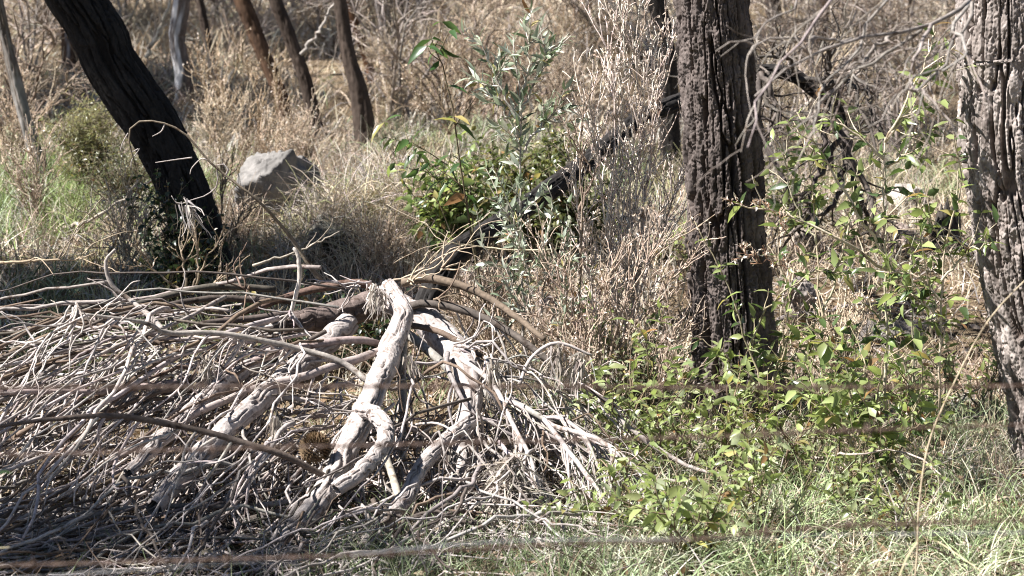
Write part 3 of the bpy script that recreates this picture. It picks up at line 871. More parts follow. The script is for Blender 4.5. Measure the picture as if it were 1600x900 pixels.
    # rods radiating from the head of the heap: dense to the left, low and open in front and on the right
    secs = [(168, 200, 50, .45, 1.05, .05, .6), (200, 235, 26, .2, .9, .05, .5), (262, 305, 22, .0, .35, .1, .6), (300, 368, 22, .05, .8, .05, .5)]
    k = 16; t = np.linspace(0, 1, k)[None]
    phi = np.concatenate([np.radians(r.uniform(a_, b_, c_)) for a_, b_, c_, *_ in secs]); n = len(phi)
    s = np.concatenate([r.uniform(d_, e_, c_) for a_, b_, c_, d_, e_, *_ in secs])[:, None]
    r0 = np.concatenate([r.uniform(f_, h_, c_) for a_, b_, c_, d_, e_, f_, h_ in secs])
    Rm = reach(phi)
    r1 = np.minimum(r0 + r.uniform(.3, .7, n), 1.08) * Rm; r0 = r0 * Rm
    rr = r0[:, None] * (1 - t) + r1[:, None] * t
    off = r.normal(size=n)[:, None] * .2
    bow = r.normal(size=n)[:, None] * .16
    ph = phi[:, None] + r.normal(size=n)[:, None] * .25 * t
    x = CX + rr * np.cos(ph) - (off + bow * np.sin(t * 3.14)) * np.sin(phi)[:, None]; y = CY + rr * np.sin(ph) + (off + bow * np.sin(t * 3.14)) * np.cos(phi)[:, None]
    z = g(x, y) + .01 + s * heapH(x, y) + (s[:, :1] ** 2) * .09 * r.random((n, 1)) + .06 * np.sin(t * np.pi * r.uniform(.6, 1.8, n)[:, None]) * r.normal(size=n)[:, None]
    P = np.stack([x, y, z], -1)
    # rods that leave the ridge of the heap and slope down towards the fence, and loose ones low in front
    def slope_rods(n, x0, x1, y0, ymid, pm, ps, l0, l1, hs0, hs1, hadd=.0):
        ox = r.uniform(x0, x1, n); oy = r.normal(size=n) * y0 + ymid
        pp = np.radians(r.normal(size=n) * ps + pm)[:, None]
        L = r.uniform(l0, l1, n)[:, None]; bw = r.normal(size=n)[:, None] * .1
        H0 = (.03 + hadd * r.random(n) + heapH(ox, oy) * r.uniform(hs0, hs1, n))[:, None]
        pw = r.uniform(1.1, 2.4, n)[:, None]
        xx = ox[:, None] + L * t * np.cos(pp) - bw * np.sin(3.14 * t) * np.sin(pp); yy = oy[:, None] + L * t * np.sin(pp) + bw * np.sin(3.14 * t) * np.cos(pp)
        zz = g(xx, yy) + H0 * (1 - t ** pw) + .02 + .05 * np.sin(6.28 * t * r.uniform(.3, 1, n)[:, None] + r.uniform(0, 6, n)[:, None]) * r.random((n, 1))
        return np.stack([xx, yy, zz], -1)
    P = np.concatenate([P, slope_rods(105, -2.3, -.6, .14, 7.62, 236, 13, .9, 1.9, .3, .98), slope_rods(52, -1.1, -.15, .15, 7.5, 244, 14, .7, 1.4, .05, .6), slope_rods(16, -.35, .2, .15, 7.45, 275, 18, .6, 1.2, .05, .5), slope_rods(50, -1.8, .1, .25, 6.9, 248, 18, .6, 1.2, .2, 1.0), slope_rods(52, -1.2, .25, .22, 6.65, 240, 22, .4, 1.0, .2, 1.0, .1)])
    phi = np.concatenate([phi, np.full(len(P) - n, 4.2)]); s = np.concatenate([s, np.full((len(P) - n, 1), .5)]); n = len(P)
    P[:, 1:] += np.cumsum(r.normal(size=(n, k - 1, 3)) * .0105, 1)
    P[..., 2] = np.maximum(P[..., 2], g(P[..., 0], P[..., 1]) + .008)
    rad = r.uniform(.0035, .0098, n) * r.uniform(.6, 1, n)
    order = np.argsort(-rad)
    cols = mixcol([PALE, GREY, BRWN, DARK], n, [.4, .32, .14, .14], .18, r)
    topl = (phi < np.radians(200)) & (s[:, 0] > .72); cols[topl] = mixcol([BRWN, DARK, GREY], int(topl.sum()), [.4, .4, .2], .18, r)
    RR = taper(n, k, rad, rad * .4) * (1 + .07 * r.normal(size=(n, k)))
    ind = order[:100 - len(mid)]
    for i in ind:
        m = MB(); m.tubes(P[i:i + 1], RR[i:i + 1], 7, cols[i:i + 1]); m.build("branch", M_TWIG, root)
    tw = MB()
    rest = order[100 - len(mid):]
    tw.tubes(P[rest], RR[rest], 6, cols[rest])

    def hold(T, top=1.05, slack=.05):
        lim = g(T[..., 0], T[..., 1]) + heapH(T[..., 0], T[..., 1]) * top + slack
        T[..., 2] = np.maximum(np.minimum(T[..., 2], lim), g(T[..., 0], T[..., 1]) + .004)
        return T
    # side shoots of the rods: run along with them and curl away at the ends
    S, D, pi, tt = spawn(P, 3, .1, .95, .75, r)
    nn = len(S)
    T = hold(grow(S, D + np.array([0, -.1, .15]), r.uniform(.15, .6, nn), 18, .1, (0, 0, -.6), r, curl=.5), .92, .02)
    tw.tubes(T, taper(nn, 18, r.uniform(.0028, .0055, nn), .0018), 5, mixcol([PALE, GREY, BRWN, (.42, .36, .31)], nn, [.45, .3, .1, .15], .15, r))
    S, D, pi, tt = spawn(T, 1, .25, 1, .9, r)
    nn = len(S)
    T2 = hold(grow(S, D, r.uniform(.06, .22, nn), 10, .14, (0, 0, -.3), r, curl=.5))
    tw.tubes(T2, taper(nn, 10, r.uniform(.0018, .0032, nn), .0012), 4, mixcol([PALE, GREY, (.42, .36, .31)], nn, [.5, .3, .2], .15, r))
    # wavy pale twigs hanging from the limbs and arms on the right
    for q, cnt, dirv in [(LP[1], 7, (.3, -.35, -.5)), (LP[14], 26, (.45, -.3, -.6)), (LP[13], 12, (.3, -.2, -.8)), (LP[26], 12, (.1, -.3, -.7)), (LP[27], 10, (0, -.3, -.7)), (LP[28], 18, (.2, -.3, -.7)), (LP[29], 22, (.1, -.3, -.8)),
                         (LP[30], 12, (.2, -.3, -.6)), (LP[0], 5, (-.3, -.3, -.5)), (LP[18], 16, (-.3, -.3, -.6)), (LP[16], 22, (-.4, -.3, -.6)), (LP[17], 24, (-.4, -.3, -.6)), (LP[2], 6, (-.4, -.4, -.4)), (LP[9], 5, (0, -.3, -.7)), (LP[19], 16, (-.2, -.2, -.7))]:
        S, D, _, _ = spawn(np.array([resample(q, 20)]), cnt, .2, 1, .7, r)
        W_ = grow(S, D * .5 + np.asarray(dirv), r.uniform(.18, .6, cnt), 22, .07, (0, 0, -.7), r, curl=.62)
        W_[..., 2] = np.maximum(W_[..., 2], g(W_[..., 0], W_[..., 1]) + .004)
        tw.tubes(W_, taper(cnt, 22, r.uniform(.0032, .0058, cnt), .0018), 6, jit((.47, .405, .365), cnt, .12))
        S, D, _, _ = spawn(W_, 2, .2, .9, .8, r)
        V_ = grow(S, D + np.array([0, 0, -.3]), r.uniform(.08, .26, len(S)), 14, .08, (0, 0, -.6), r, curl=.7)
        V_[..., 2] = np.maximum(V_[..., 2], g(V_[..., 0], V_[..., 1]) + .004)
        tw.tubes(V_, taper(len(S), 14, .0028, .0013), 5, jit((.5, .43, .39), len(S), .12))
    # curled twigs standing clear of the heap's top edge and the hanging fine twigs of the arching branch
    def fan(px, py, d, nfan, L, dirv, col=PALE, wig=.25, r0=.004):
        S = np.tile(at(px, py, d), (nfan, 1)) + r.normal(size=(nfan, 3)) * .008
        D = np.tile(np.asarray(dirv, float), (nfan, 1)) + r.normal(size=(nfan, 3)) * .35
        F = grow(S, D, r.uniform(.6, 1.1, nfan) * L, 10, wig, (0, 0, -.5), r)
        tw.tubes(F, taper(nfan, 10, r0, .0015), 5, jit(col, nfan))
    fan(118, 480, 7.1, 9, .3, (-.1, -.2, -1)); fan(215, 560, 7.1, 5, .25, (-.3, -.1, -.8)); fan(455, 490, 7.6, 8, .22, (-.3, -.2, -.6))
    fan(580, 445, 7.8, 10, .12, (.1, -.3, -.8)); fan(180, 505, 7.1, 5, .22, (.4, 0, .2)); fan(720, 540, 7.6, 10, .25, (.8, -.2, -.1)); fan(760, 560, 7.5, 9, .2, (.6, -.1, -.7))
    fan(680, 470, 7.9, 5, .2, (.5, -.1, .3), BRWN); fan(60, 540, 7.1, 6, .25, (-.5, -.2, -.3)); fan(560, 445, 7.9, 6, .2, (-.7, -.2, -.2)); fan(200, 470, 7.4, 4, .2, (-.6, -.1, .1), GREY)
    fan(300, 500, 7.6, 6, .25, (-.4, -.2, .1), GREY); fan(385, 450, 7.9, 4, .22, (-.6, 0, .5), BRWN); fan(690, 420, 8.0, 4, .2, (.5, 0, .5), (.42, .33, .24)); fan(640, 438, 7.9, 5, .22, (.7, 0, .6), (.45, .36, .26))
    S1 = [([(200, 208), (192, 222), (188, 235)], .0026), ([(206, 238), (218, 232), (206, 250), (205, 262)], .002), ([(258, 192), (252, 205), (238, 213)], .003),
          ([(328, 252), (315, 248), (300, 262), (297, 272)], .003), ([(352, 276), (357, 262), (347, 256), (338, 258), (340, 275), (338, 292), (320, 306), (300, 312), (285, 318)], .0034), ([(300, 246), (270, 250), (243, 254)], .0026),
          ([(285, 318), (275, 316), (268, 306)], .002)]
    for q, rr_ in S1:
        pp = resample([at(a, b, 8.0) for a, b in q], 12)
        tw.tubes(pp, np.linspace(rr_, .0014, 12), 5, PALE)
    o = tw.build("twigs", M_TWIG, root); kind(o, "stuff")
    # bunches of dead needle-thin leaves
    def tuft(px, py, d, nb, L, dirv, spread=.45, col=(.52, .45, .38)):
        m = MB()
        S = np.tile(at(px, py, d), (nb, 1)) + r.normal(size=(nb, 3)) * .012
        D = np.tile(np.asarray(dirv, float), (nb, 1)) + r.normal(size=(nb, 3)) * spread
        F = grow(S, D, r.uniform(.6, 1.15, nb) * L, 7, .12, (0, 0, -.5), r)
        m.blades(F, taper(nb, 7, .0032, .0012), mixcol([col, np.array(col) * .75, PALE], nb, None, .15, r))
        m.build("dead_leaves", M_DRYLEAF, root)
    tuft(290, 318, 7.98, 26, .12, (.55, -.1, -.75), .3, (.5, .45, .42))
    tuft(800, 720, 6.85, 150, .17, (-.1, -.2, -.9), .5); tuft(790, 760, 6.8, 150, .15, (.3, -.2, -.6), .7); tuft(870, 545, 7.4, 50, .13, (-.2, 0, -1), .28); tuft(905, 560, 7.4, 50, .12, (-.2, 0, -1), .28)
    tuft(865, 820, 6.7, 50, .12, (-.3, -.1, -.8), .45, (.4, .31, .22)); tuft(465, 560, 7.5, 60, .15, (.02, -.1, -1), .22); tuft(770, 575, 7.4, 45, .13, (.05, -.1, -1), .25); tuft(590, 455, 7.75, 45, .1, (0, -.2, -.9), .4)
    tuft(430, 655, 6.9, 30, .1, (0, -.1, -1), .3); tuft(945, 790, 6.75, 40, .1, (-.2, 0, -1), .3); tuft(320, 560, 7.2, 30, .12, (0, -.1, -1), .3); tuft(640, 560, 7.4, 30, .1, (.3, 0, -1), .4)
    # brown seed cone caught under the forked limb
    q = at(492, 700, 6.75)
    m = MB(); nb = 260
    gidx = np.arange(nb) + .5; ph_ = np.arccos(1 - 2 * gidx / nb); th_ = np.pi * (1 + 5 ** .5) * gidx
    dirs = np.stack([np.cos(th_) * np.sin(ph_), np.sin(th_) * np.sin(ph_), np.cos(ph_)], 1)
    m.leaves(q + dirs * .03, dirs + np.array([.3, 0, .3]), dirs, .022, .009, jit((.22, .15, .09), nb, .2), .3, -.2)
    o = m.build("seed_cone", M_DRYLEAF, root)


fallen_tree()

# ------------------------------------------------------------------ loose sticks on the ground
def stick(label, pix, r0, col, d=None, twigs=5, seed=0, group=None):
    r = np.random.default_rng(100 + seed)
    pts = []
    for i, p in enumerate(pix):
        if len(p) == 3: pts.append(at(*p))
        else: pts.append(on_ground(*p) + np.array([0, 0, r0 + .03]))
    P = resample(pts, 18)[None]; P[:, 1:-1] += r.normal(size=P[:, 1:-1].shape) * r0 * .5
    b = P[0, 0]
    root = thing("fallen_branch", label, "fallen branch", gp(b[0], b[1]), group)
    m = MB(); m.tubes(P, taper(1, 18, r0, r0 * .4), 8, jit(col, 1, .05)); m.build("stem", M_TWIG, root)
    if twigs:
        S, D, _, _ = spawn(P, twigs, .2, 1, .7, r)
        T = grow(S, D + np.array([0, 0, .25]), r.uniform(.1, .35, len(S)), 10, .15, (0, 0, -.2), r)
        tc = jit(col, len(S))
        for q in range(len(S)):
            m = MB(); m.tubes(T[q:q + 1], taper(1, 10, r0 * .4, .0015), 5, tc[q:q + 1]); m.build("twig", M_TWIG, root)


stick("pale forked stick rising from the grass left of the black leaning tree", [(100, 370), (140, 345, 11.2), (185, 318, 11.2), (215, 285, 11.2)], .012, (.42, .36, .29), seed=1)
stick("pale stick lying flat across the grass left of the black leaning tree", [(105, 368), (150, 360), (215, 352), (285, 350)], .013, (.44, .38, .31), seed=2, twigs=4)
stick("weathered stick lying below the flat pale stick", [(110, 385), (180, 385), (270, 380)], .014, (.3, .26, .22), seed=3, twigs=3)
stick("crooked bare stick arching out of the grass at the far left", [(0, 410, 8.4), (60, 408, 8.4), (110, 405, 8.4), (150, 395, 8.4)], .006, (.36, .28, .2), seed=4)
stick("dark horizontal log on the slope behind the crooked grey tree", [(10, 190, 17.5), (70, 192, 17.5), (130, 186, 17.5)], .025, (.2, .17, .14), seed=5, twigs=3)
stick("curved bare stick standing up right of the pale sticks", [(168, 410), (182, 372, 9.6), (183, 342, 9.6), (172, 318, 9.6), (168, 310, 9.6)], .007, (.34, .27, .21), seed=6, twigs=6)
stick("pale dry stick reaching right in front of the grey boulder", [(395, 415, 9.2), (470, 390, 9.3), (530, 362, 9.4)], .006, (.42, .35, .28), seed=7, twigs=3)
stick("white dead branch leaning against the second slim trunk", [(470, 85, 16.0), (495, 55, 16.0), (512, 22, 16.0), (535, -30, 16)], .015, (.42, .37, .33), seed=8, twigs=5)
stick("pale bare branch in front of the white-barked tree", [(228, 90, 17.4), (245, 55, 17.4), (262, 15, 17.4), (275, -40, 17.4)], .018, (.46, .41, .35), seed=9, twigs=8)
stick("grey fallen stick across the dark hollow on the right", [(1215, 515), (1290, 500), (1370, 490), (1440, 490)], .012, (.2, .17, .15), seed=10, twigs=5)
stick("slanting dead stick just right of the fissured trunk", [(1228, 480), (1250, 440, 9.2), (1285, 405, 9.4)], .009, (.27, .22, .18), seed=11, twigs=4)
stick("brown branch lying in the leaves behind the lower wire at right", [(1370, 690), (1440, 678), (1520, 668), (1590, 665)], .016, (.26, .2, .16), seed=12, twigs=4)
stick("pale curved stick lying in the leafy tangle on the lower right", [(1260, 735), (1330, 708, 6.9), (1400, 704, 6.9), (1450, 722, 6.8), (1470, 742, 6.7)], .0055, (.42, .36, .3), seed=13, twigs=3)
stick("short pale log lying behind the right shoulder of the branch heap", [(845, 490), (880, 483), (925, 490)], .02, (.33, .28, .24), seed=14, twigs=2)
stick("thin straw-pale stem reaching left from the weed across the black log", [(860, 390, 8.6), (800, 390, 8.6), (745, 385, 8.6), (690, 378, 8.5)], .004, (.5, .41, .3), seed=15, twigs=6)
stick("straw-pale twig slanting up behind the top of the branch heap", [(600, 445, 8.3), (650, 425, 8.3), (700, 395, 8.3), (745, 385, 8.3)], .0045, (.5, .4, .29), seed=16, twigs=5)

# ------------------------------------------------------------------ leafy plants
G1 = (.23, .28, .10); G2 = (.37, .43, .17); G3 = (.085, .13, .045)


def sprig_leaves(m, P, spacing, L, W, cols, r, t0=.1, droop=.25, ang=.95, pairs=True, up=.7):
    """opposite leaves along the polylines of P"""
    n, k, _ = P.shape
    lens = np.linalg.norm(np.diff(P, axis=1), axis=2).sum(1)
    B = []; D = []; 
    for i in range(n):
        c = max(2, int(lens[i] * (1 - t0) / spacing))
        tt = np.linspace(t0, 1, c) + r.normal(size=c) * .3 / c
        tt = np.clip(tt, 0, .999); u = tt * (k - 1); j = np.minimum(u.astype(int), k - 2); f = (u - j)[:, None]
        S = P[i, j] * (1 - f) + P[i, j + 1] * f; T = nrm(P[i, j + 1] - P[i, j])
        q = r.normal(size=(c, 3)); q = nrm(q - T * (q * T).sum(1, keepdims=True))
        for sgn in ((1, -1) if pairs else (1,)):
            a = ang * r.uniform(.7, 1.2, c)[:, None]
            B.append(S); D.append(T * np.cos(a) + sgn * q * np.sin(a) + np.array([0, 0, -droop]))
    B = np.concatenate(B); D = nrm(np.concatenate(D)); N_ = len(B)
    keep = r.random(N_) < .88
    B, D = B[keep], D[keep]; N_ = len(B)
    Nn = r.normal(size=(N_, 3)) * .45 + np.array([0, 0, up])
    sc_ = r.uniform(.5, 1.2, N_)
    lc = mixcol(cols, N_, None, .2, r)
    old = r.random(N_)
    lc[old < .05] = jit((.36, .31, .12), int((old < .05).sum()), .2, .05, r); lc[old > .975] = jit((.3, .17, .08), int((old > .975).sum()), .2, .05, r)
    m.leaves(B, D, Nn, L * sc_, W * sc_ * r.uniform(.75, 1.2, N_), lc, .3, .35)


def leafy_plant(name, label, cat, stems, group=None, L=.06, W=.011, spacing=.035, cols=(G1, G2, G3), nb=4, blen=(.12, .3), scol=(.36, .3, .2), srad=.0045, mat=None, seed=0, wig=.08, sub=0, droop=.25, base=None, ang=.95, trop=(0, 0, .3), bang=.8, stem_leaves=True, up=.7, t0=.15):
    r = np.random.default_rng(seed + 500)
    k = 14
    Ps = np.array([resample(s, k) for s in stems]); Ps[:, 1:-1] += r.normal(size=Ps[:, 1:-1].shape) * .004
    b = Ps[0, 0] if base is None else np.asarray(base)
    root = thing(name, label, cat, (b[0], b[1], float(g(b[0], b[1])) if base is None else b[2]), group)
    m = MB(); ml = MB()
    m.tubes(Ps, taper(len(Ps), k, srad, srad * .35), 6, jit(scol, len(Ps), .08))
    if stem_leaves: sprig_leaves(ml, Ps, spacing * 1.2, L, W, cols, r, .3, droop, ang, up=up)
    cur = Ps
    if nb:
        S, D, _, _ = spawn(Ps, nb, t0, .98, bang, r)
        B = grow(S, D, r.uniform(*blen, len(S)), 9, wig, trop, r)
        m.tubes(B, taper(len(S), 9, srad * .55, srad * .2), 5, jit(scol, len(S), .1))
        sprig_leaves(ml, B, spacing, L, W, cols, r, .15, droop, ang, up=up)
        if sub:
            S, D, _, _ = spawn(B, sub, .2, .95, .8, r)
            B2 = grow(S, D, r.uniform(.4, .8, len(S)) * np.mean(blen), 7, wig, trop, r)
            m.tubes(B2, taper(len(S), 7, srad * .3, srad * .15), 4, jit(scol, len(S), .1))
            sprig_leaves(ml, B2, spacing, L, W, cols, r, .15, droop, ang, up=up)
    m.build("stem", M_TWIG, root)
    ml.build("foliage", mat or M_LEAF, root)
    return root


def PX(*p): return [at(*q) for q in p]


# tall open shrubs between the two big trunks
leafy_plant("leafy_shrub", "tall open green shrub with straight stem and forked top between two big trunks", "shrub", [
    PX((1384, 640, 7.5), (1385, 500, 7.5), (1384, 385, 7.5), (1383, 215, 7.5)), PX((1384, 400, 7.5), (1340, 330, 7.5), (1300, 265, 7.5), (1245, 175, 7.5)),
    PX((1383, 222, 7.5), (1420, 150, 7.5), (1440, 110, 7.5), (1462, 50, 7.5)), PX((1384, 220, 7.5), (1430, 150, 7.5), (1485, 82, 7.5)), PX((1383, 250, 7.5), (1330, 205, 7.5), (1280, 180, 7.5)),
    PX((1384, 420, 7.5), (1320, 380, 7.4), (1240, 340, 7.4), (1150, 318, 7.3)), PX((1385, 262, 7.5), (1420, 235, 7.5), (1445, 200, 7.5))],
    nb=6, blen=(.05, .15), L=.064, W=.012, spacing=.042, srad=.006, seed=1, scol=(.52, .44, .33))
leafy_plant("leafy_shrub", "slender green shrub growing against the left side of the thick flaky-barked tree", "shrub", [
    PX((1468, 640, 7.3), (1470, 520, 7.3), (1474, 400, 7.3), (1500, 300, 7.25), (1492, 215, 7.2)), PX((1472, 470, 7.3), (1430, 430, 7.3), (1380, 425, 7.3)), PX((1470, 440, 7.3), (1510, 395, 7.3), (1545, 380, 7.2)),
    PX((1478, 380, 7.3), (1450, 345, 7.3), (1430, 330, 7.3)), PX((1470, 500, 7.3), (1440, 470, 7.3), (1415, 460, 7.3))],
    nb=7, blen=(.05, .18), L=.058, W=.012, spacing=.038, srad=.005, seed=2, scol=(.5, .42, .3))
leafy_plant("leafy_shrub", "green shrub with pale stems in front of the foot of the fissured trunk", "shrub", [
    PX((1190, 690, 7.6), (1185, 600, 7.6), (1160, 510, 7.6), (1135, 440, 7.6), (1085, 345, 7.6)), PX((1190, 640, 7.6), (1225, 550, 7.6), (1230, 450, 7.6), (1215, 400, 7.6)), PX((1186, 600, 7.6), (1140, 560, 7.6), (1090, 530, 7.6)),
    PX((1195, 620, 7.6), (1240, 520, 7.6), (1330, 535, 7.5)), PX((1170, 540, 7.6), (1200, 480, 7.6), (1270, 425, 7.5), (1320, 430, 7.5))],
    nb=6, blen=(.05, .15), L=.058, W=.011, spacing=.042, srad=.0045, seed=3)
leafy_plant("leafy_shrub", "broad-leaved bright green sprouts in the middle of the leafy tangle at right", "shrub", [
    PX((1330, 720, 7.1), (1330, 630, 7.1), (1320, 560, 7.1), (1290, 530, 7.1)), PX((1330, 700, 7.1), (1370, 620, 7.1), (1385, 545, 7.1)), PX((1335, 700, 7.1), (1280, 620, 7.1), (1225, 590, 7.1)),
    PX((1340, 700, 7.1), (1430, 640, 7.1), (1440, 560, 7.1)), PX((1330, 690, 7.1), (1350, 620, 7.1), (1350, 560, 7.1))],
    nb=5, blen=(.05, .16), L=.062, W=.015, spacing=.045, srad=.0045, seed=4, cols=(G1, G2, (.26, .34, .11)))
leafy_plant("climbing_stem", "slim leafy stem climbing between the fissured trunk and the tall open shrub", "plant", [
    PX((1290, 690, 7.8), (1284, 520, 7.8), (1275, 380, 7.8), (1268, 270, 7.8), (1240, 190, 7.8)), PX((1284, 500, 7.8), (1310, 420, 7.8), (1330, 330, 7.8), (1340, 250, 7.8)), PX((1275, 380, 7.8), (1240, 310, 7.8), (1225, 240, 7.8))],
    nb=6, blen=(.05, .16), L=.06, W=.0115, spacing=.04, srad=.0045, seed=5, scol=(.5, .43, .31))
leafy_plant("climbing_stem", "slim leafy stem between the tall open shrub and the thick flaky-barked tree", "plant", [
    PX((1425, 690, 7.6), (1428, 540, 7.6), (1424, 420, 7.6), (1432, 330, 7.6)), PX((1428, 560, 7.6), (1460, 480, 7.6), (1452, 420, 7.6)), PX((1425, 600, 7.6), (1390, 520, 7.6), (1345, 470, 7.6))],
    nb=6, blen=(.05, .16), L=.058, W=.0115, spacing=.04, srad=.004, seed=6, scol=(.5, .43, .31))
# lower bushes
low = [
    ("low green bush at the right end of the branch heap, under the upper wire", (960, 735), 7.3, .34, 6),
    ("small-leaved green bush beside the outermost curling twigs of the heap", (1040, 760), 7.0, .28, 6),
    ("dense bright bush in front of the fissured trunk's foot, just below the upper wire", (1120, 765), 6.9, .34, 7),
    ("low bright green bush at the bottom edge, right of the heap's last twigs", (1075, 890), 6.3, .2, 6),
    ("pale green bush in the grass at the bottom, below the dense bright bush", (1190, 850), 6.4, .18, 6),
    ("leafy bush filling the middle of the tangle under the second wire", (1270, 740), 6.9, .34, 6),
    ("bush of darker leaves with bare brown stems below the straight-stemmed shrub", (1360, 770), 6.75, .34, 7),
    ("leafy bush where the second wire meets the long straw stalk", (1440, 700), 7.05, .34, 7),
    ("small bush at the foot of the thick flaky-barked tree", (1525, 650), 7.3, .28, 6),
    ("small green seedling bush left of the fissured trunk, under the weed", (1010, 650), 7.7, .34, 5),
    ("bush of pale upturned leaves just right of the fissured trunk's foot", (1240, 660), 7.35, .36, 7),
    ("tiny leafy sprout in the bright grass near the bottom right corner", (1430, 860), 6.35, .16, 5),
    ("yellow-green sprouting bush between the second wire and the lowest wire, under the fissured trunk", (1190, 770), 6.8, .26, 7),
    ("yellow-green sprouting bush beside the pale curved stick", (1310, 800), 6.6, .22, 6),
    ("thin sprouting bush among the last hanging twigs at the heap's right foot", (985, 850), 6.5, .24, 6),
]
for i, (lab, (px, py), d, h, ns) in enumerate(low):
    r = np.random.default_rng(900 + i)
    b = on_ground(px, py, 5.0, 9.5)
    az = r.uniform(0, 6.28, ns); ln = r.uniform(.25, .9, ns)
    st = []
    for a, l in zip(az, ln):
        v = np.array([math.cos(a) * l, math.sin(a) * l * .8, 1.0])
        st.append([b + r.normal(size=3) * np.array([.04, .04, 0]), b + v * h * .5, b + v * h * r.uniform(.8, 1.15) + np.array([0, 0, -.03 * l])])
    leafy_plant("low_bush", lab, "bush", st, group="low green bushes in the leafy tangle", nb=3, blen=(.08, .24), L=.04 if i % 3 else .052, W=.0088 if i % 3 else .0115, spacing=.036, srad=.0045, seed=20 + i,
                cols=(G1, G2, (.33, .38, .16), (.42, .46, .26)) if i not in (6, 9) else (G3, G1), sub=1, wig=.12, scol=(.2, .15, .1))

# tall stem with large dark drooping leaves
leafy_plant("drooping_plant", "tall thin stem with large drooping dark leaves and a dry seed head", "plant", [
    PX((760, 480, 8.7), (742, 400, 8.7), (724, 300, 8.7), (712, 200, 8.7), (697, 120, 8.7), (678, 75, 8.7), (668, 40, 8.7))], nb=5, blen=(.1, .22), L=.09, W=.015, spacing=.085, cols=(G3, (.06, .12, .04), (.1, .17, .05)), srad=.005, seed=51, droop=.7, scol=(.13, .1, .06), t0=.3)
leafy_plant("drooping_plant", "arching stem of dark drooping leaves reaching left of the tall thin stem", "plant", [
    PX((742, 420, 8.8), (735, 330, 8.8), (700, 260, 8.8), (650, 228, 8.8), (598, 214, 8.8)), PX((730, 320, 8.8), (690, 285, 8.8), (655, 262, 8.8))], nb=5, blen=(.06, .16), L=.08, W=.014, spacing=.06, cols=(G3, (.1, .17, .05), G1), srad=.004, seed=52, droop=.8, scol=(.2, .17, .1), t0=.35)
# silver sapling
SV = [(.38, .44, .31), (.48, .53, .41), (.2, .25, .14), (.57, .6, .5)]
leafy_plant("silver_sapling", "slim sapling with narrow silver-green leaves left of the straw-coloured weed", "sapling", [
    PX((822, 560, 8.4), (815, 430, 8.4), (812, 300, 8.4), (812, 180, 8.4), (806, 110, 8.4), (802, 60, 8.4)), PX((812, 195, 8.4), (785, 140, 8.4), (765, 100, 8.4), (750, 62, 8.4)), PX((812, 180, 8.4), (835, 130, 8.4), (855, 80, 8.4)),
    PX((813, 240, 8.4), (845, 200, 8.4), (878, 160, 8.4)), PX((812, 160, 8.4), (825, 110, 8.4), (828, 60, 8.4)), PX((812, 215, 8.4), (790, 175, 8.4), (775, 150, 8.4))],
    nb=6, blen=(.05, .14), L=.066, W=.0078, spacing=.017, cols=SV, srad=.006, mat=M_SILVER, seed=53, scol=(.46, .41, .35), droop=-.05, ang=.7, up=.3, t0=.35)
leafy_plant("silver_shrub", "bushy silver-green shrub at the foot of the slim silver sapling", "shrub", [
    PX((840, 540, 8.3), (825, 440, 8.3), (800, 360, 8.3), (765, 290, 8.3)), PX((840, 530, 8.3), (850, 430, 8.3), (860, 340, 8.3), (855, 290, 8.3)), PX((835, 540, 8.3), (790, 440, 8.3), (755, 380, 8.3), (745, 330, 8.3)),
    PX((850, 540, 8.3), (880, 440, 8.3), (890, 350, 8.3)), PX((840, 530, 8.3), (810, 470, 8.3), (790, 420, 8.3)), PX((850, 560, 8.2), (880, 520, 8.2), (905, 470, 8.2)), PX((830, 440, 8.3), (800, 330, 8.3), (770, 260, 8.3))],
    nb=5, blen=(.08, .22), L=.04, W=.0062, spacing=.02, cols=SV, srad=.0045, mat=M_SILVER, seed=54, scol=(.44, .37, .31), droop=0, sub=1, ang=.8, wig=.15, up=.3)
# bushes behind
def round_bush(name, label, px, py, d, wpx, hpx, ns, cols, L, W, seed, nb=6, mat=None, spacing=.03, cat="bush", sub=1):
    r = np.random.default_rng(seed)
    b = on_ground(px, py)
    b = gp(b[0], b[1]) if d is None else gp(at(px, py, d)[0], d)
    dd = b[1]; w = wpx / FPX * dd / 2; h = hpx / FPX * dd
    st = []
    for i in range(ns):
        a = r.uniform(0, 6.28); l = r.uniform(.1, 1)
        v = np.array([math.cos(a) * l * w, math.sin(a) * l * w * .7, h * r.uniform(.55, 1) * (1 - .3 * l * l)])
        st.append([b + r.normal(size=3) * np.array([.05, .05, 0]), b + v * np.array([.45, .45, .6]), b + v])
    return leafy_plant(name, label, cat, st, nb=nb, blen=(.1, .26), L=L, W=W, spacing=spacing, cols=cols, srad=.005, seed=seed, sub=sub, wig=.15, scol=(.2, .16, .11), mat=mat)


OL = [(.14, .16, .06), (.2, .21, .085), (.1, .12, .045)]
round_bush("olive_bush", "rounded olive-green bush behind the silver sapling and the black log", 850, 320, 10.9, 250, 190, 22, OL, .04, .0115, 61, 9, sub=2)
round_bush("olive_bush", "bright green leafy bush behind the stem with drooping leaves", 715, 320, 10.7, 150, 150, 14, [G1, G2, G3], .05, .0125, 62, 8)
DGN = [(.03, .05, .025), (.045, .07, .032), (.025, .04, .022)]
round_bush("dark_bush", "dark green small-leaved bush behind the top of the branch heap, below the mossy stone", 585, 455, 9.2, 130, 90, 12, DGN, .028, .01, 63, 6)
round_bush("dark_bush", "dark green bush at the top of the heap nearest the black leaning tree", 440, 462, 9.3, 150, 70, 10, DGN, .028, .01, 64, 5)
round_bush("dark_bush", "shaded green weeds over the left end of the branch heap", 120, 480, 8.6, 240, 80, 14, [(.06, .085, .035), (.045, .06, .03)], .022, .006, 65, 5)
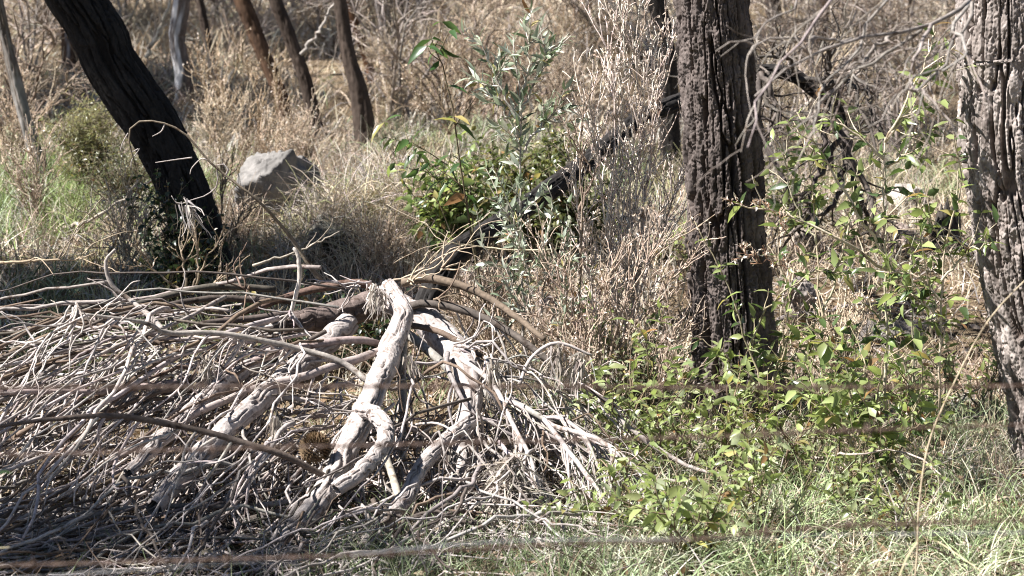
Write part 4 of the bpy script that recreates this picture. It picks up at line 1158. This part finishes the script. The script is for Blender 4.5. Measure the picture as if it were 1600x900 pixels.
round_bush("creeper", "dark ivy-like creeper climbing the foot of the black leaning tree", 275, 460, 9.95, 110, 185, 12, DGN, .03, .012, 66, 7, cat="creeper")
round_bush("pale_bush", "feathery pale yellow-green bush on the slope left of the black leaning tree", 140, 285, 13.2, 140, 150, 26, [(.3, .3, .15), (.26, .25, .13), (.35, .32, .19)], .035, .003, 67, 10, spacing=.016)
round_bush("grey_bush", "grey-green bush below the feathery pale bush", 200, 330, 12.2, 120, 100, 16, [(.16, .17, .1), (.2, .19, .12)], .03, .004, 68, 8)
round_bush("olive_bush", "small green bush among the dry stalks right of the fissured trunk", 1250, 250, 11.6, 120, 80, 10, OL, .03, .008, 69, 5)
round_bush("low_bush", "bright small bush between the weed and the fissured trunk", 1080, 330, 10.6, 90, 70, 8, [G1, G2], .03, .008, 70, 4)
round_bush("silver_tuft", "small whitish-green leafy tuft over the right shoulder of the heap", 868, 545, 7.9, 70, 60, 8, SV, .028, .007, 71, 5, M_SILVER)
round_bush("silver_tuft", "grey-green weedy tuft at the foot of the straw-coloured weed", 1000, 600, 8.2, 120, 120, 10, [(.2, .24, .14), (.27, .28, .18), (.14, .17, .09)], .03, .006, 72, 6)


# blurred leaves close by at the left edge
def near_sprig():
    b = gp(-1.12, 4.3)
    q0 = at(-60, 900, 4.3)
    leafy_plant("green_sprig", "blurred dark green leaves at the left edge near the bottom corner", "plant", [
        [b, at(-70, 860, 4.3), at(-30, 770, 4.25), at(-5, 740, 4.2)], [b, at(-70, 900, 4.3), at(-20, 870, 4.25), at(15, 855, 4.2)]], nb=1, blen=(.03, .06), L=.045, W=.013, spacing=.05, cols=((.03, .07, .02), (.05, .1, .03)), srad=.003, seed=80)


near_sprig()

# ------------------------------------------------------------------ dry weeds
def dry_weed(name, label, stems, nb, blen, seed, col=(.52, .4, .28), n3=5, l3=(.05, .13), fluff=1.0, srad=.006, cat="dry weed", group=None, n4=0, ang=.5):
    r = np.random.default_rng(seed)
    k = 16
    Ps = np.array([resample(s, k) for s in stems]); Ps[:, 1:-1] += r.normal(size=Ps[:, 1:-1].shape) * .005
    b = Ps[0, 0]
    root = thing(name, label, cat, gp(b[0], b[1]), group)
    m = MB(); mf = MB()
    m.tubes(Ps, taper(len(Ps), k, srad, srad * .3), 6, jit(np.array(col) * .8, len(Ps), .15))
    S, D, _, _ = spawn(Ps, nb, .12, 1, ang, r)
    B = grow(S, D + np.array([0, 0, .35]), r.uniform(*blen, len(S)), 9, .12, (0, 0, .5), r)
    m.tubes(B, taper(len(S), 9, srad * .42, .0016), 5, jit(col, len(S), .15))
    S, D, _, _ = spawn(B, n3, .15, 1, .6, r)
    C = grow(S, D + np.array([0, 0, .2]), r.uniform(*l3, len(S)), 6, .18, (0, 0, .4), r)
    m.tubes(C, taper(len(S), 6, .0021, .0012), 4, jit(col, len(S), .15))
    m.build("stem", M_TWIG, root)
    if fluff:
        S, D, _, _ = spawn(C, max(1, int(3 * fluff)), .3, 1, .9, r)
        n = len(S)
        mf.leaves(S, D + r.normal(size=(n, 3)) * .6, r.normal(size=(n, 3)), r.uniform(.007, .02, n), r.uniform(.0018, .0045, n), mixcol([(.74, .62, .51), (.6, .46, .35), (.8, .71, .62)], n, None, .12, r), .4, .5)
        kind(mf.build("seed_heads", M_DRYLEAF, root), "stuff")
    return root


dry_weed("dry_weed", "tall upright straw-coloured weed with feathery seed heads just left of the fissured trunk", [
    PX((972, 600, 8.5), (962, 470, 8.5), (955, 330, 8.5), (962, 200, 8.5), (955, 100, 8.5), (935, 20, 8.5)), PX((975, 600, 8.5), (978, 450, 8.5), (985, 300, 8.5), (990, 150, 8.5), (1000, 10, 8.5)),
    PX((980, 600, 8.5), (995, 450, 8.5), (1010, 300, 8.5), (1030, 180, 8.5), (1050, 60, 8.5)), PX((970, 600, 8.5), (965, 400, 8.5), (970, 220, 8.5), (975, 90, 8.5), (965, 0, 8.5)), PX((978, 600, 8.6), (1000, 470, 8.6), (1030, 380, 8.6), (1058, 290, 8.6)),
    PX((972, 600, 8.5), (930, 480, 8.5), (910, 380, 8.5), (900, 280, 8.5)), PX((975, 580, 8.5), (950, 400, 8.5), (935, 280, 8.5), (925, 160, 8.5)), PX((985, 560, 8.5), (1000, 380, 8.5), (1015, 220, 8.5), (1020, 60, 8.5)), PX((976, 600, 8.5), (985, 400, 8.5), (1000, 200, 8.5), (985, 40, 8.5))],
    25, (.12, .34), 31, n3=4, l3=(.03, .11), fluff=.7, ang=.32, col=(.78, .65, .56))
dry_weed("dry_weed", "low tangled brown weed spreading under the tall straw-coloured weed", [
    PX((930, 620, 8.2), (915, 540, 8.2), (880, 470, 8.2), (850, 400, 8.2)), PX((935, 620, 8.2), (940, 520, 8.2), (950, 440, 8.2)), PX((940, 620, 8.2), (975, 530, 8.2), (1030, 470, 8.2), (1060, 420, 8.2)), PX((940, 630, 8.2), (1000, 570, 8.2), (1055, 530, 8.2)),
    PX((930, 620, 8.2), (900, 560, 8.2), (860, 520, 8.2)), PX((940, 630, 8.2), (960, 520, 8.2), (1000, 430, 8.2), (1050, 380, 8.2)), PX((945, 640, 8.1), (920, 590, 8.1), (905, 560, 8.1)), PX((950, 640, 8.1), (1010, 620, 8.1), (1060, 590, 8.1))],
    15, (.1, .24), 32, (.5, .385, .3), n3=4, fluff=.7)
dry_weed("dry_weed", "thin dark upright dead stem with a pale head between the sapling and the tall weed", [
    PX((905, 560, 8.3), (905, 450, 8.3), (908, 330, 8.3), (905, 220, 8.3), (915, 140, 8.3)), PX((905, 330, 8.3), (925, 270, 8.3), (890, 215, 8.3))], 8, (.06, .16), 33, (.3, .22, .17), n3=3, l3=(.02, .06), fluff=.5)
dry_weed("dry_weed", "reddish-brown dry seed spike crossing in front of the fissured trunk", [PX((1250, 400, 7.3), (1215, 340, 7.3), (1185, 325, 7.3), (1150, 318, 7.3)), PX((1235, 420, 7.3), (1190, 405, 7.3), (1150, 395, 7.3))],
    10, (.02, .05), 34, (.34, .2, .13), n3=3, l3=(.01, .025), fluff=1, srad=.002)
dry_weed("dry_weed", "golden bent dry grass weed left of the first slim reddish trunk", [PX((400, 240, 14.8), (405, 190, 14.8), (398, 140, 14.8), (380, 100, 14.8)), PX((398, 240, 14.8), (370, 180, 14.8), (345, 150, 14.8)), PX((405, 240, 14.8), (425, 190, 14.8), (430, 150, 14.8)),
    PX((330, 230, 15), (325, 160, 15), (308, 90, 15)), PX((330, 230, 15), (345, 150, 15), (335, 110, 15))], 14, (.12, .3), 35, (.46, .34, .22), n3=4, fluff=.7)
dry_weed("dry_weed", "spiky pale dry weed at the foot of the black leaning tree", [PX((300, 460, 9.6), (320, 410, 9.6), (345, 370, 9.6)), PX((295, 460, 9.6), (285, 400, 9.6), (288, 350, 9.6)), PX((300, 460, 9.6), (340, 440, 9.6), (365, 400, 9.6)), PX((290, 460, 9.6), (250, 430, 9.6), (230, 400, 9.6)), PX((300, 460, 9.6), (310, 400, 9.6), (300, 360, 9.6))],
    4, (.06, .14), 36, (.45, .35, .25), n3=2, fluff=.5)
dry_weed("dry_weed", "dry twiggy weed on the sunny slope right of the slim trunks", [PX((700, 210, 14), (690, 150, 14), (700, 90, 14)), PX((700, 210, 14), (730, 150, 14), (740, 110, 14)), PX((705, 210, 14), (660, 160, 14), (640, 130, 14))], 12, (.12, .3), 37, (.36, .27, .18), n3=4, fluff=.6)
dry_weed("dry_weed", "brown leafless weed standing in front of the boulder's left side", [PX((350, 400, 10.6), (345, 330, 10.6), (352, 280, 10.6)), PX((352, 400, 10.6), (372, 350, 10.6), (380, 320, 10.6))], 8, (.06, .16), 38, (.3, .22, .15), n3=3, fluff=.4)

for q, (lab, px, py, d, h, n_) in enumerate([
        ("tall golden weed leaning left between the black leaning tree and the first slim trunk", 345, 235, 14.6, .45, 5), ("golden twiggy weed at the foot of the first slim reddish trunk", 425, 245, 14.2, .28, 4),
        ("pale straggly weed right behind the large grey boulder", 470, 235, 13.6, .35, 6), ("bleached dry weed on the sunlit slope behind the arching dark-leaved stem", 620, 150, 17, .6, 7),
        ("brown twiggy weed on the slope behind the silver sapling's top", 770, 130, 18, .7, 8), ("straw-coloured weed on the slope between the sapling and the tall weed", 880, 160, 16.5, .6, 8),
        ("pale twiggy weed right of the fissured trunk below the overhanging limb", 1225, 150, 14.5, .8, 9),
        ("dry weed at the left edge beside the crooked grey tree", 15, 210, 14.5, .5, 6), ("thin brown weed among the grass left of the pale forked stick", 60, 350, 11.8, .4, 6),
        ("grey-brown weed in the grass just left of the black leaning tree's foot", 205, 400, 10.6, .3, 5), ("dry weed on the bank below the golden grass lip", 600, 370, 10.4, .2, 5),
        ("brown dry weed behind the top right shoulder of the heap", 760, 450, 9.1, .35, 7), ("dry brown weed in the dark hollow right of the fissured trunk", 1320, 520, 8.8, .35, 7)]):
    rr = np.random.default_rng(700 + q)
    q_ = at(px, py, d); b = gp(q_[0], d)
    st = []
    for _ in range(n_):
        a_ = rr.uniform(0, 6.28); l_ = rr.uniform(.1, .6); v = np.array([math.cos(a_) * l_, math.sin(a_) * l_, 1.0]) * h * rr.uniform(.7, 1.1)
        st.append([b + rr.normal(size=3) * np.array([.06, .06, 0]), b + v * np.array([.4, .4, .55]), b + v])
    dry_weed("dry_weed", lab, st, 12, (.08, .26), 720 + q, [(.62, .5, .36), (.55, .42, .3), (.45, .35, .26)][q % 3], n3=4, l3=(.03, .12), fluff=.7, srad=.005, group="dry weeds of the slope", ang=.6)

# long bowed straw stalk close to the camera on the right
def stalk():
    root = thing("grass_stalk", "long bowed straw-coloured stalk crossing in front of the thick tree's foot", "grass stalk", gp(.78, 5.35))
    P = resample([gp(.93, 5.3), at(1432, 880, 5.3), at(1436, 790, 5.3), at(1452, 690, 5.3), at(1495, 590, 5.3), at(1545, 500, 5.3), at(1610, 430, 5.3), at(1660, 390, 5.3)], 30)
    m = MB(); m.tubes(P, np.linspace(.003, .0013, 30), 6, (.55, .45, .31)); m.build("stem", M_TWIG, root)
    m = MB(); r = np.random.default_rng(4)
    F = grow(np.tile(P[8], (3, 1)), r.normal(size=(3, 3)) + np.array([0, 0, 1.]), .25, 7, .1, (0, 0, -.8), r)
    m.blades(F, taper(3, 7, .003, .0008), jit((.5, .42, .28), 3)); m.build("leaf", M_DRYLEAF, root)


stalk()

# ------------------------------------------------------------------ dead shrubs of the far slope (copies)
def dead_shrub_proto(seed, col, h):
    r = np.random.default_rng(seed)
    root = thing("dead_shrub", "x", "dead shrub", (0, 0, 0), "leafless shrubs of the far slope")
    n = 7
    az = r.uniform(0, 6.28, n)
    D = np.stack([np.cos(az) * .5, np.sin(az) * .5, np.ones(n)], 1)
    P = grow(np.zeros((n, 3)) + r.normal(size=(n, 3)) * np.array([.05, .05, 0]), D, r.uniform(.6, 1.1, n) * h, 12, .13, (0, 0, -.2), r)
    m = MB(); m.tubes(P, taper(n, 12, .013, .004), 5, jit(col, n))
    S, D, _, _ = spawn(P, 7, .2, 1, .7, r)
    B = grow(S, D, r.uniform(.2, .5, len(S)) * h, 9, .18, (0, 0, -.3), r)
    m.tubes(B, taper(len(S), 9, .006, .002), 4, jit(col, len(S)))
    S, D, _, _ = spawn(B, 5, .2, 1, .7, r)
    B = grow(S, D, r.uniform(.1, .25, len(S)) * h, 7, .2, (0, 0, -.5), r)
    m.tubes(B, taper(len(S), 7, .003, .0018), 3, jit(col, len(S)))
    m.build("stem", M_TWIG, root)
    return root


protos = [dead_shrub_proto(1, (.36, .3, .26), 1.2), dead_shrub_proto(2, (.3, .23, .17), 1.1), dead_shrub_proto(3, (.42, .36, .31), 1.4), dead_shrub_proto(4, (.22, .17, .13), 1.0)]
r = np.random.default_rng(77)
spots = [(40, 60, 20), (90, 40, 22), (190, 30, 24), (345, 30, 24), (400, 60, 21), (515, 70, 22), (560, 40, 25), (620, 60, 23), (660, 50, 24), (700, 40, 25), (760, 50, 26), (840, 50, 25), (900, 50, 23),
         (950, 60, 22), (1020, 60, 21), (1190, 80, 19), (1230, 60, 20), (1260, 110, 17), (1310, 70, 20), (1350, 50, 22), (1400, 50, 21), (1440, 80, 19), (1490, 60, 21), (1330, 120, 16.5), (1560, 60, 22), (-60, 80, 20), (1640, 80, 20), (30, 120, 15), (620, 110, 17), (720, 130, 16.5), (1200, 140, 15), (1300, 60, 16), (1400, 150, 15.5), (800, 100, 18)]
for i, (px, py, d) in enumerate(spots):
    q = at(px, py, d); b = gp(q[0], q[1], -.03)
    p = protos[i % 4]
    lab = "bare pale grey twiggy shrub on the far slope near the top edge" if i % 2 == 0 else "bare brown twiggy shrub on the far slope near the top edge"
    if i < 4:
        p.location = tuple(float(c) for c in b); p["label"] = lab; p.rotation_euler = (0, 0, float(r.uniform(0, 6)))
    else:
        copy_thing(p, b, float(r.uniform(0, 6.28)), float(r.uniform(.75, 1.15)), lab)

# ------------------------------------------------------------------ wire fence in front
def fence():
    r = np.random.default_rng(6)
    root = thing("wire_fence", "rusty barbed wire fence strung across the near foreground, out of focus", "fence", gp(-1.5, 3.0))
    xl, xr = -1.75, 2.35

    def wire(pix, rad, col, barbs=True, d=3.0, twist=True):
        pts = [at(px, py, d) for px, py in pix]
        sl0 = (pts[1] - pts[0]); sl1 = (pts[-1] - pts[-2])
        pts = [pts[0] + sl0 * ((xl - pts[0][0]) / sl0[0])] + pts + [pts[-1] + sl1 * ((xr - pts[-1][0]) / sl1[0])]
        k = 700
        P = resample(pts, k)
        s = np.linspace(0, 1, k) * (xr - xl)
        m = MB()
        if twist:
            for sg in (0, np.pi):
                Q = P.copy(); Q[:, 2] += rad * np.cos(s / .045 * 2 * np.pi + sg); Q[:, 1] += rad * np.sin(s / .045 * 2 * np.pi + sg)
                m.tubes(Q, np.full(k, rad), 6, col)
        else:
            m.tubes(P, np.full(k, rad), 6, col)
        o = m.build("wire", M_WIRE, root)
        if barbs:
            for x in np.arange(xl + r.uniform(.05, .1), xr, .125):
                mb = MB()
                i = int((x - xl) / (xr - xl) * (k - 1)); c = P[i]
                a = np.linspace(0, 4 * np.pi, 26)
                coil = c + np.stack([np.linspace(-.005, .005, 26), np.cos(a) * .0042, np.sin(a) * .0042], 1)
                mb.tubes(coil, np.full(26, .0009), 4, col)
                for q in range(2):
                    v = nrm(r.normal(size=3) * np.array([.3, 1, 1])) * .013
                    mb.tubes(np.array([c - v, c, c + v]), np.array([.0004, .001, .0004]), 4, col)
                bo = mb.build("barb", M_WIRE, root); bo.parent = o

    RUST = (.1, .06, .042)
    wire([(0, 607), (400, 604), (800, 604), (1200, 606), (1600, 603)], .0013, RUST)
    wire([(0, 712), (400, 700), (700, 693), (1100, 683), (1300, 674), (1600, 664)], .0012, RUST)
    wire([(0, 884), (420, 872), (600, 866), (850, 852), (1050, 845), (1300, 823), (1600, 812)], .0012, RUST)
    wire([(0, 905), (430, 876), (560, 866), (700, 852), (850, 844), (1150, 842), (1300, 836), (1600, 832)], .0009, (.27, .27, .27), False, 3.0, False)
    for x in (xl, xr):
        b = gp(x, 3.0)
        m = MB(); bark_trunk(m, [b + np.array([0, 0, -.2]), b + np.array([0, 0, .6]), b + np.array([.01, 0, 1.3])], [.06, .055, .05], 48, .02, 9, 7, .3, .008, ((.3, .26, .23), (.16, .13, .11)), None, 88, None, 0)
        m.build("post", M_BARK, root)


fence()

# ------------------------------------------------------------------ grasses and litter
def clumps(n, xr, yr, r, near_view=True, margin=1.2):
    Y = r.uniform(yr[0], yr[1], n)
    hw = .225 * Y + margin
    X = r.uniform(-1, 1, n) * hw
    return X, Y


def grass(m, X, Y, per, h, spread, width, cols, r, lean=.5, k=5, arch=.9, w=None):
    n = len(X)
    hs = np.broadcast_to(h, (n,)) if np.ndim(h) else np.full(n, h)
    hs = hs * r.uniform(.6, 1.25, n)
    ci = np.repeat(np.arange(n), per); N_ = n * per
    bx = X[ci] + r.normal(size=N_) * spread; by = Y[ci] + r.normal(size=N_) * spread
    B = np.stack([bx, by, g(bx, by) - .01], 1)
    az = r.uniform(0, 6.28, N_); ln = np.abs(r.normal(size=N_)) * lean
    D = np.stack([np.cos(az) * ln, np.sin(az) * ln, np.ones(N_)], 1)
    hd = nrm(np.stack([np.cos(az), np.sin(az), np.zeros(N_)], 1))
    L = hs[ci] * r.uniform(.5, 1.2, N_)
    D = nrm(D); P = np.empty((N_, k, 3)); P[:, 0] = B
    ar = arch * r.uniform(.2, 1.3, N_)[:, None]
    for i in range(1, k):
        D = nrm(D + (hd * .5 + np.array([0, 0, -.55])) * ar / (k - 1) * (i * .5) + .08 * r.normal(size=(N_, 3)))
        P[:, i] = P[:, i - 1] + D * (L / (k - 1))[:, None]
    P[..., 2] = np.maximum(P[..., 2], g(P[..., 0], P[..., 1]) + .002)
    W = taper(N_, k, width, width * .25) * r.uniform(.6, 1.3, N_)[:, None]
    cl = mixcol(cols, n, w, .12, r)[ci] * jit((.5, .5, .5), N_, .16, .025, r) * 2
    m.blades(P, W, cl)


STRAW = (.6, .49, .36); TAN = (.4, .315, .235); GREYS = (.5, .45, .39); BROWN = (.16, .115, .082); GRN = (.17, .215, .1); PGRN = (.38, .43, .26); YEL = (.45, .42, .22)
r = np.random.default_rng(55)
gm = MB()
# middle clearing, 8.6 - 16.5 m
X, Y = clumps(1900, (-3, 3), (8.7, 16.5), r)
left = X < -.2 * Y * .55
gz = fbm(np.stack([X * .6, Y * .6, X * 0], -1), 44)
isg = (gz > .6) | (left & (gz > .5)) | ((np.abs(X + .7) < .5) & (np.abs(Y - 11.8) < .5) & (gz > .45))
rock_free = ~((np.abs(X - 1.85) < .45) & (Y > 9.6) & (Y < 11.0) & (r.random(len(X)) < .75))
for sel, cols, w in ((isg & rock_free, (GRN, PGRN, YEL, GREYS, TAN), (.2, .2, .2, .2, .2)), (~isg & rock_free, (STRAW, TAN, GREYS, BROWN), (.3, .3, .28, .12))):
    grass(gm, X[sel], Y[sel], 26, .22, .055, .0036, cols, r, .6, 5, 1.0, w)
# green grass at the far left
n = 170
X = r.normal(size=n) * .55 - 2.75; Y = r.normal(size=n) * .9 + 12.9
grass(gm, X, Y, 50, .22, .08, .003, ((.22, .3, .09), (.3, .36, .14), PGRN), r, .6, 5, 1.0)
# short thatch everywhere in the clearing
X, Y = clumps(2600, None, (8.4, 17), r)
grass(gm, X, Y, 12, .11, .09, .0038, (STRAW, TAN, GREYS, BROWN), r, 1.2, 4, .8, (.3, .3, .3, .1))
# lip of the bank: long hanging straw
n = 110
X = r.normal(size=n) * .45 - .5; Y = r.normal(size=n) * .12 + 11.15
grass(gm, X, Y, 40, .32, .05, .0028, (STRAW, GREYS, YEL, TAN), r, .8, 6, 1.6, (.35, .3, .15, .2))
# sunny strip beyond the fissured trunk
n = 160
X = r.uniform(.9, 3.1, n); Y = r.uniform(10.6, 15, n)
grass(gm, X, Y, 40, .2, .06, .003, (STRAW, (.66, .56, .39), GREYS, PGRN), r, .6, 5, 1.0, (.4, .3, .2, .1))
kind(gm.build("dry_grass", M_GRASS), "stuff")
# far slope: patches of standing straw with matted ground between
gm = MB()
X, Y = clumps(4200, None, (15.5, 34), r, margin=2)
pn = fbm(np.stack([X * .7, Y * .5, X * 0], -1), 71)
sel = pn > .47
grass(gm, X[sel], Y[sel], 13, np.interp(Y[sel], [15, 20, 34], [.24, .42, .65]), .12, .0068, (TAN, (.42, .31, .21), GREYS, BROWN, STRAW), r, .75, 5, 1.3, (.26, .2, .2, .1, .24))
X, Y = clumps(3000, None, (15.5, 34), r, margin=2)
grass(gm, X, Y, 9, .15, .2, .0075, (TAN, STRAW, GREYS, BROWN, PGRN), r, 1.2, 4, .9, (.22, .28, .2, .2, .1))
X, Y = clumps(1500, None, (34, 75), r, margin=4)
grass(gm, X, Y, 14, .8, .3, .012, (TAN, (.36, .26, .18), BROWN), r, .5, 4, .8)
kind(gm.build("slope_grass", M_GRASS), "stuff")
# near grass, right foreground and round the heap
gm = MB()
n = 1050
X = r.uniform(.1, 2.2, n); Y = r.uniform(5.2, 8.9, n)
keep = X > .12 + (Y - 5.3) * .06
X, Y = X[keep], Y[keep]
bright = Y < 6.95
grass(gm, X[bright], Y[bright], 24, .2, .05, .0023, ((.34, .42, .2), (.45, .51, .31), STRAW, (.58, .55, .4), GREYS, BROWN, GRN), r, .95, 6, 1.3, (.26, .24, .1, .12, .06, .08, .14))
grass(gm, X[~bright], Y[~bright], 22, .17, .05, .0017, (GRN, PGRN, STRAW, GREYS, BROWN), r, .8, 5, 1.1, (.25, .2, .2, .2, .15))
n = 900
X = r.uniform(-2.6, .5, n); Y = r.uniform(5.2, 8.6, n)
grass(gm, X, Y, 10, .12, .06, .0016, (GRN, GREYS, TAN, BROWN), r, .9, 4, 1.0, (.4, .2, .2, .2))
n = 160
X = r.uniform(-.7, .4, n); Y = r.uniform(5.2, 6.7, n)
grass(gm, X, Y, 26, .16, .06, .0017, (GRN, PGRN, (.12, .16, .07), GREYS), r, .9, 5, 1.1)
n = 300
X = r.uniform(-.1, 1.2, n); Y = r.uniform(7.6, 8.9, n)
grass(gm, X, Y, 22, .17, .05, .0018, (STRAW, GREYS, GRN, TAN), r, .8, 5, 1.1)
kind(gm.build("grass", M_GRASS), "stuff")
# fallen leaves and broken twigs on the soil
lm = MB()
n = 16000
Y = r.uniform(5.2, 17, n); X = r.uniform(-1, 1, n) * (.225 * Y + 1)
B = np.stack([X, Y, g(X, Y) + r.uniform(.004, .04, n)], 1)
D = r.normal(size=(n, 3)) * np.array([1, 1, .25])
lm.leaves(B, D, r.normal(size=(n, 3)) * .5 + np.array([0, 0, 1.]), r.uniform(.03, .09, n), r.uniform(.005, .012, n), mixcol([(.3, .2, .12), (.4, .31, .21), (.2, .13, .08), (.45, .38, .3)], n, None, .2, r), .3, .2)
n = 5000
Y = r.uniform(5.2, 17, n); X = r.uniform(-1, 1, n) * (.225 * Y + 1)
B = np.stack([X, Y, g(X, Y) + .02], 1)
P = grow(B, r.normal(size=(n, 3)) * np.array([1, 1, .2]), r.uniform(.06, .3, n), 6, .15, (0, 0, 0), r)
lm.tubes(P, taper(n, 6, .003, .0015), 4, mixcol([PALE, GREY, BRWN], n, None, .15, r))
kind(lm.build("leaf_litter", M_DRYLEAF), "stuff")
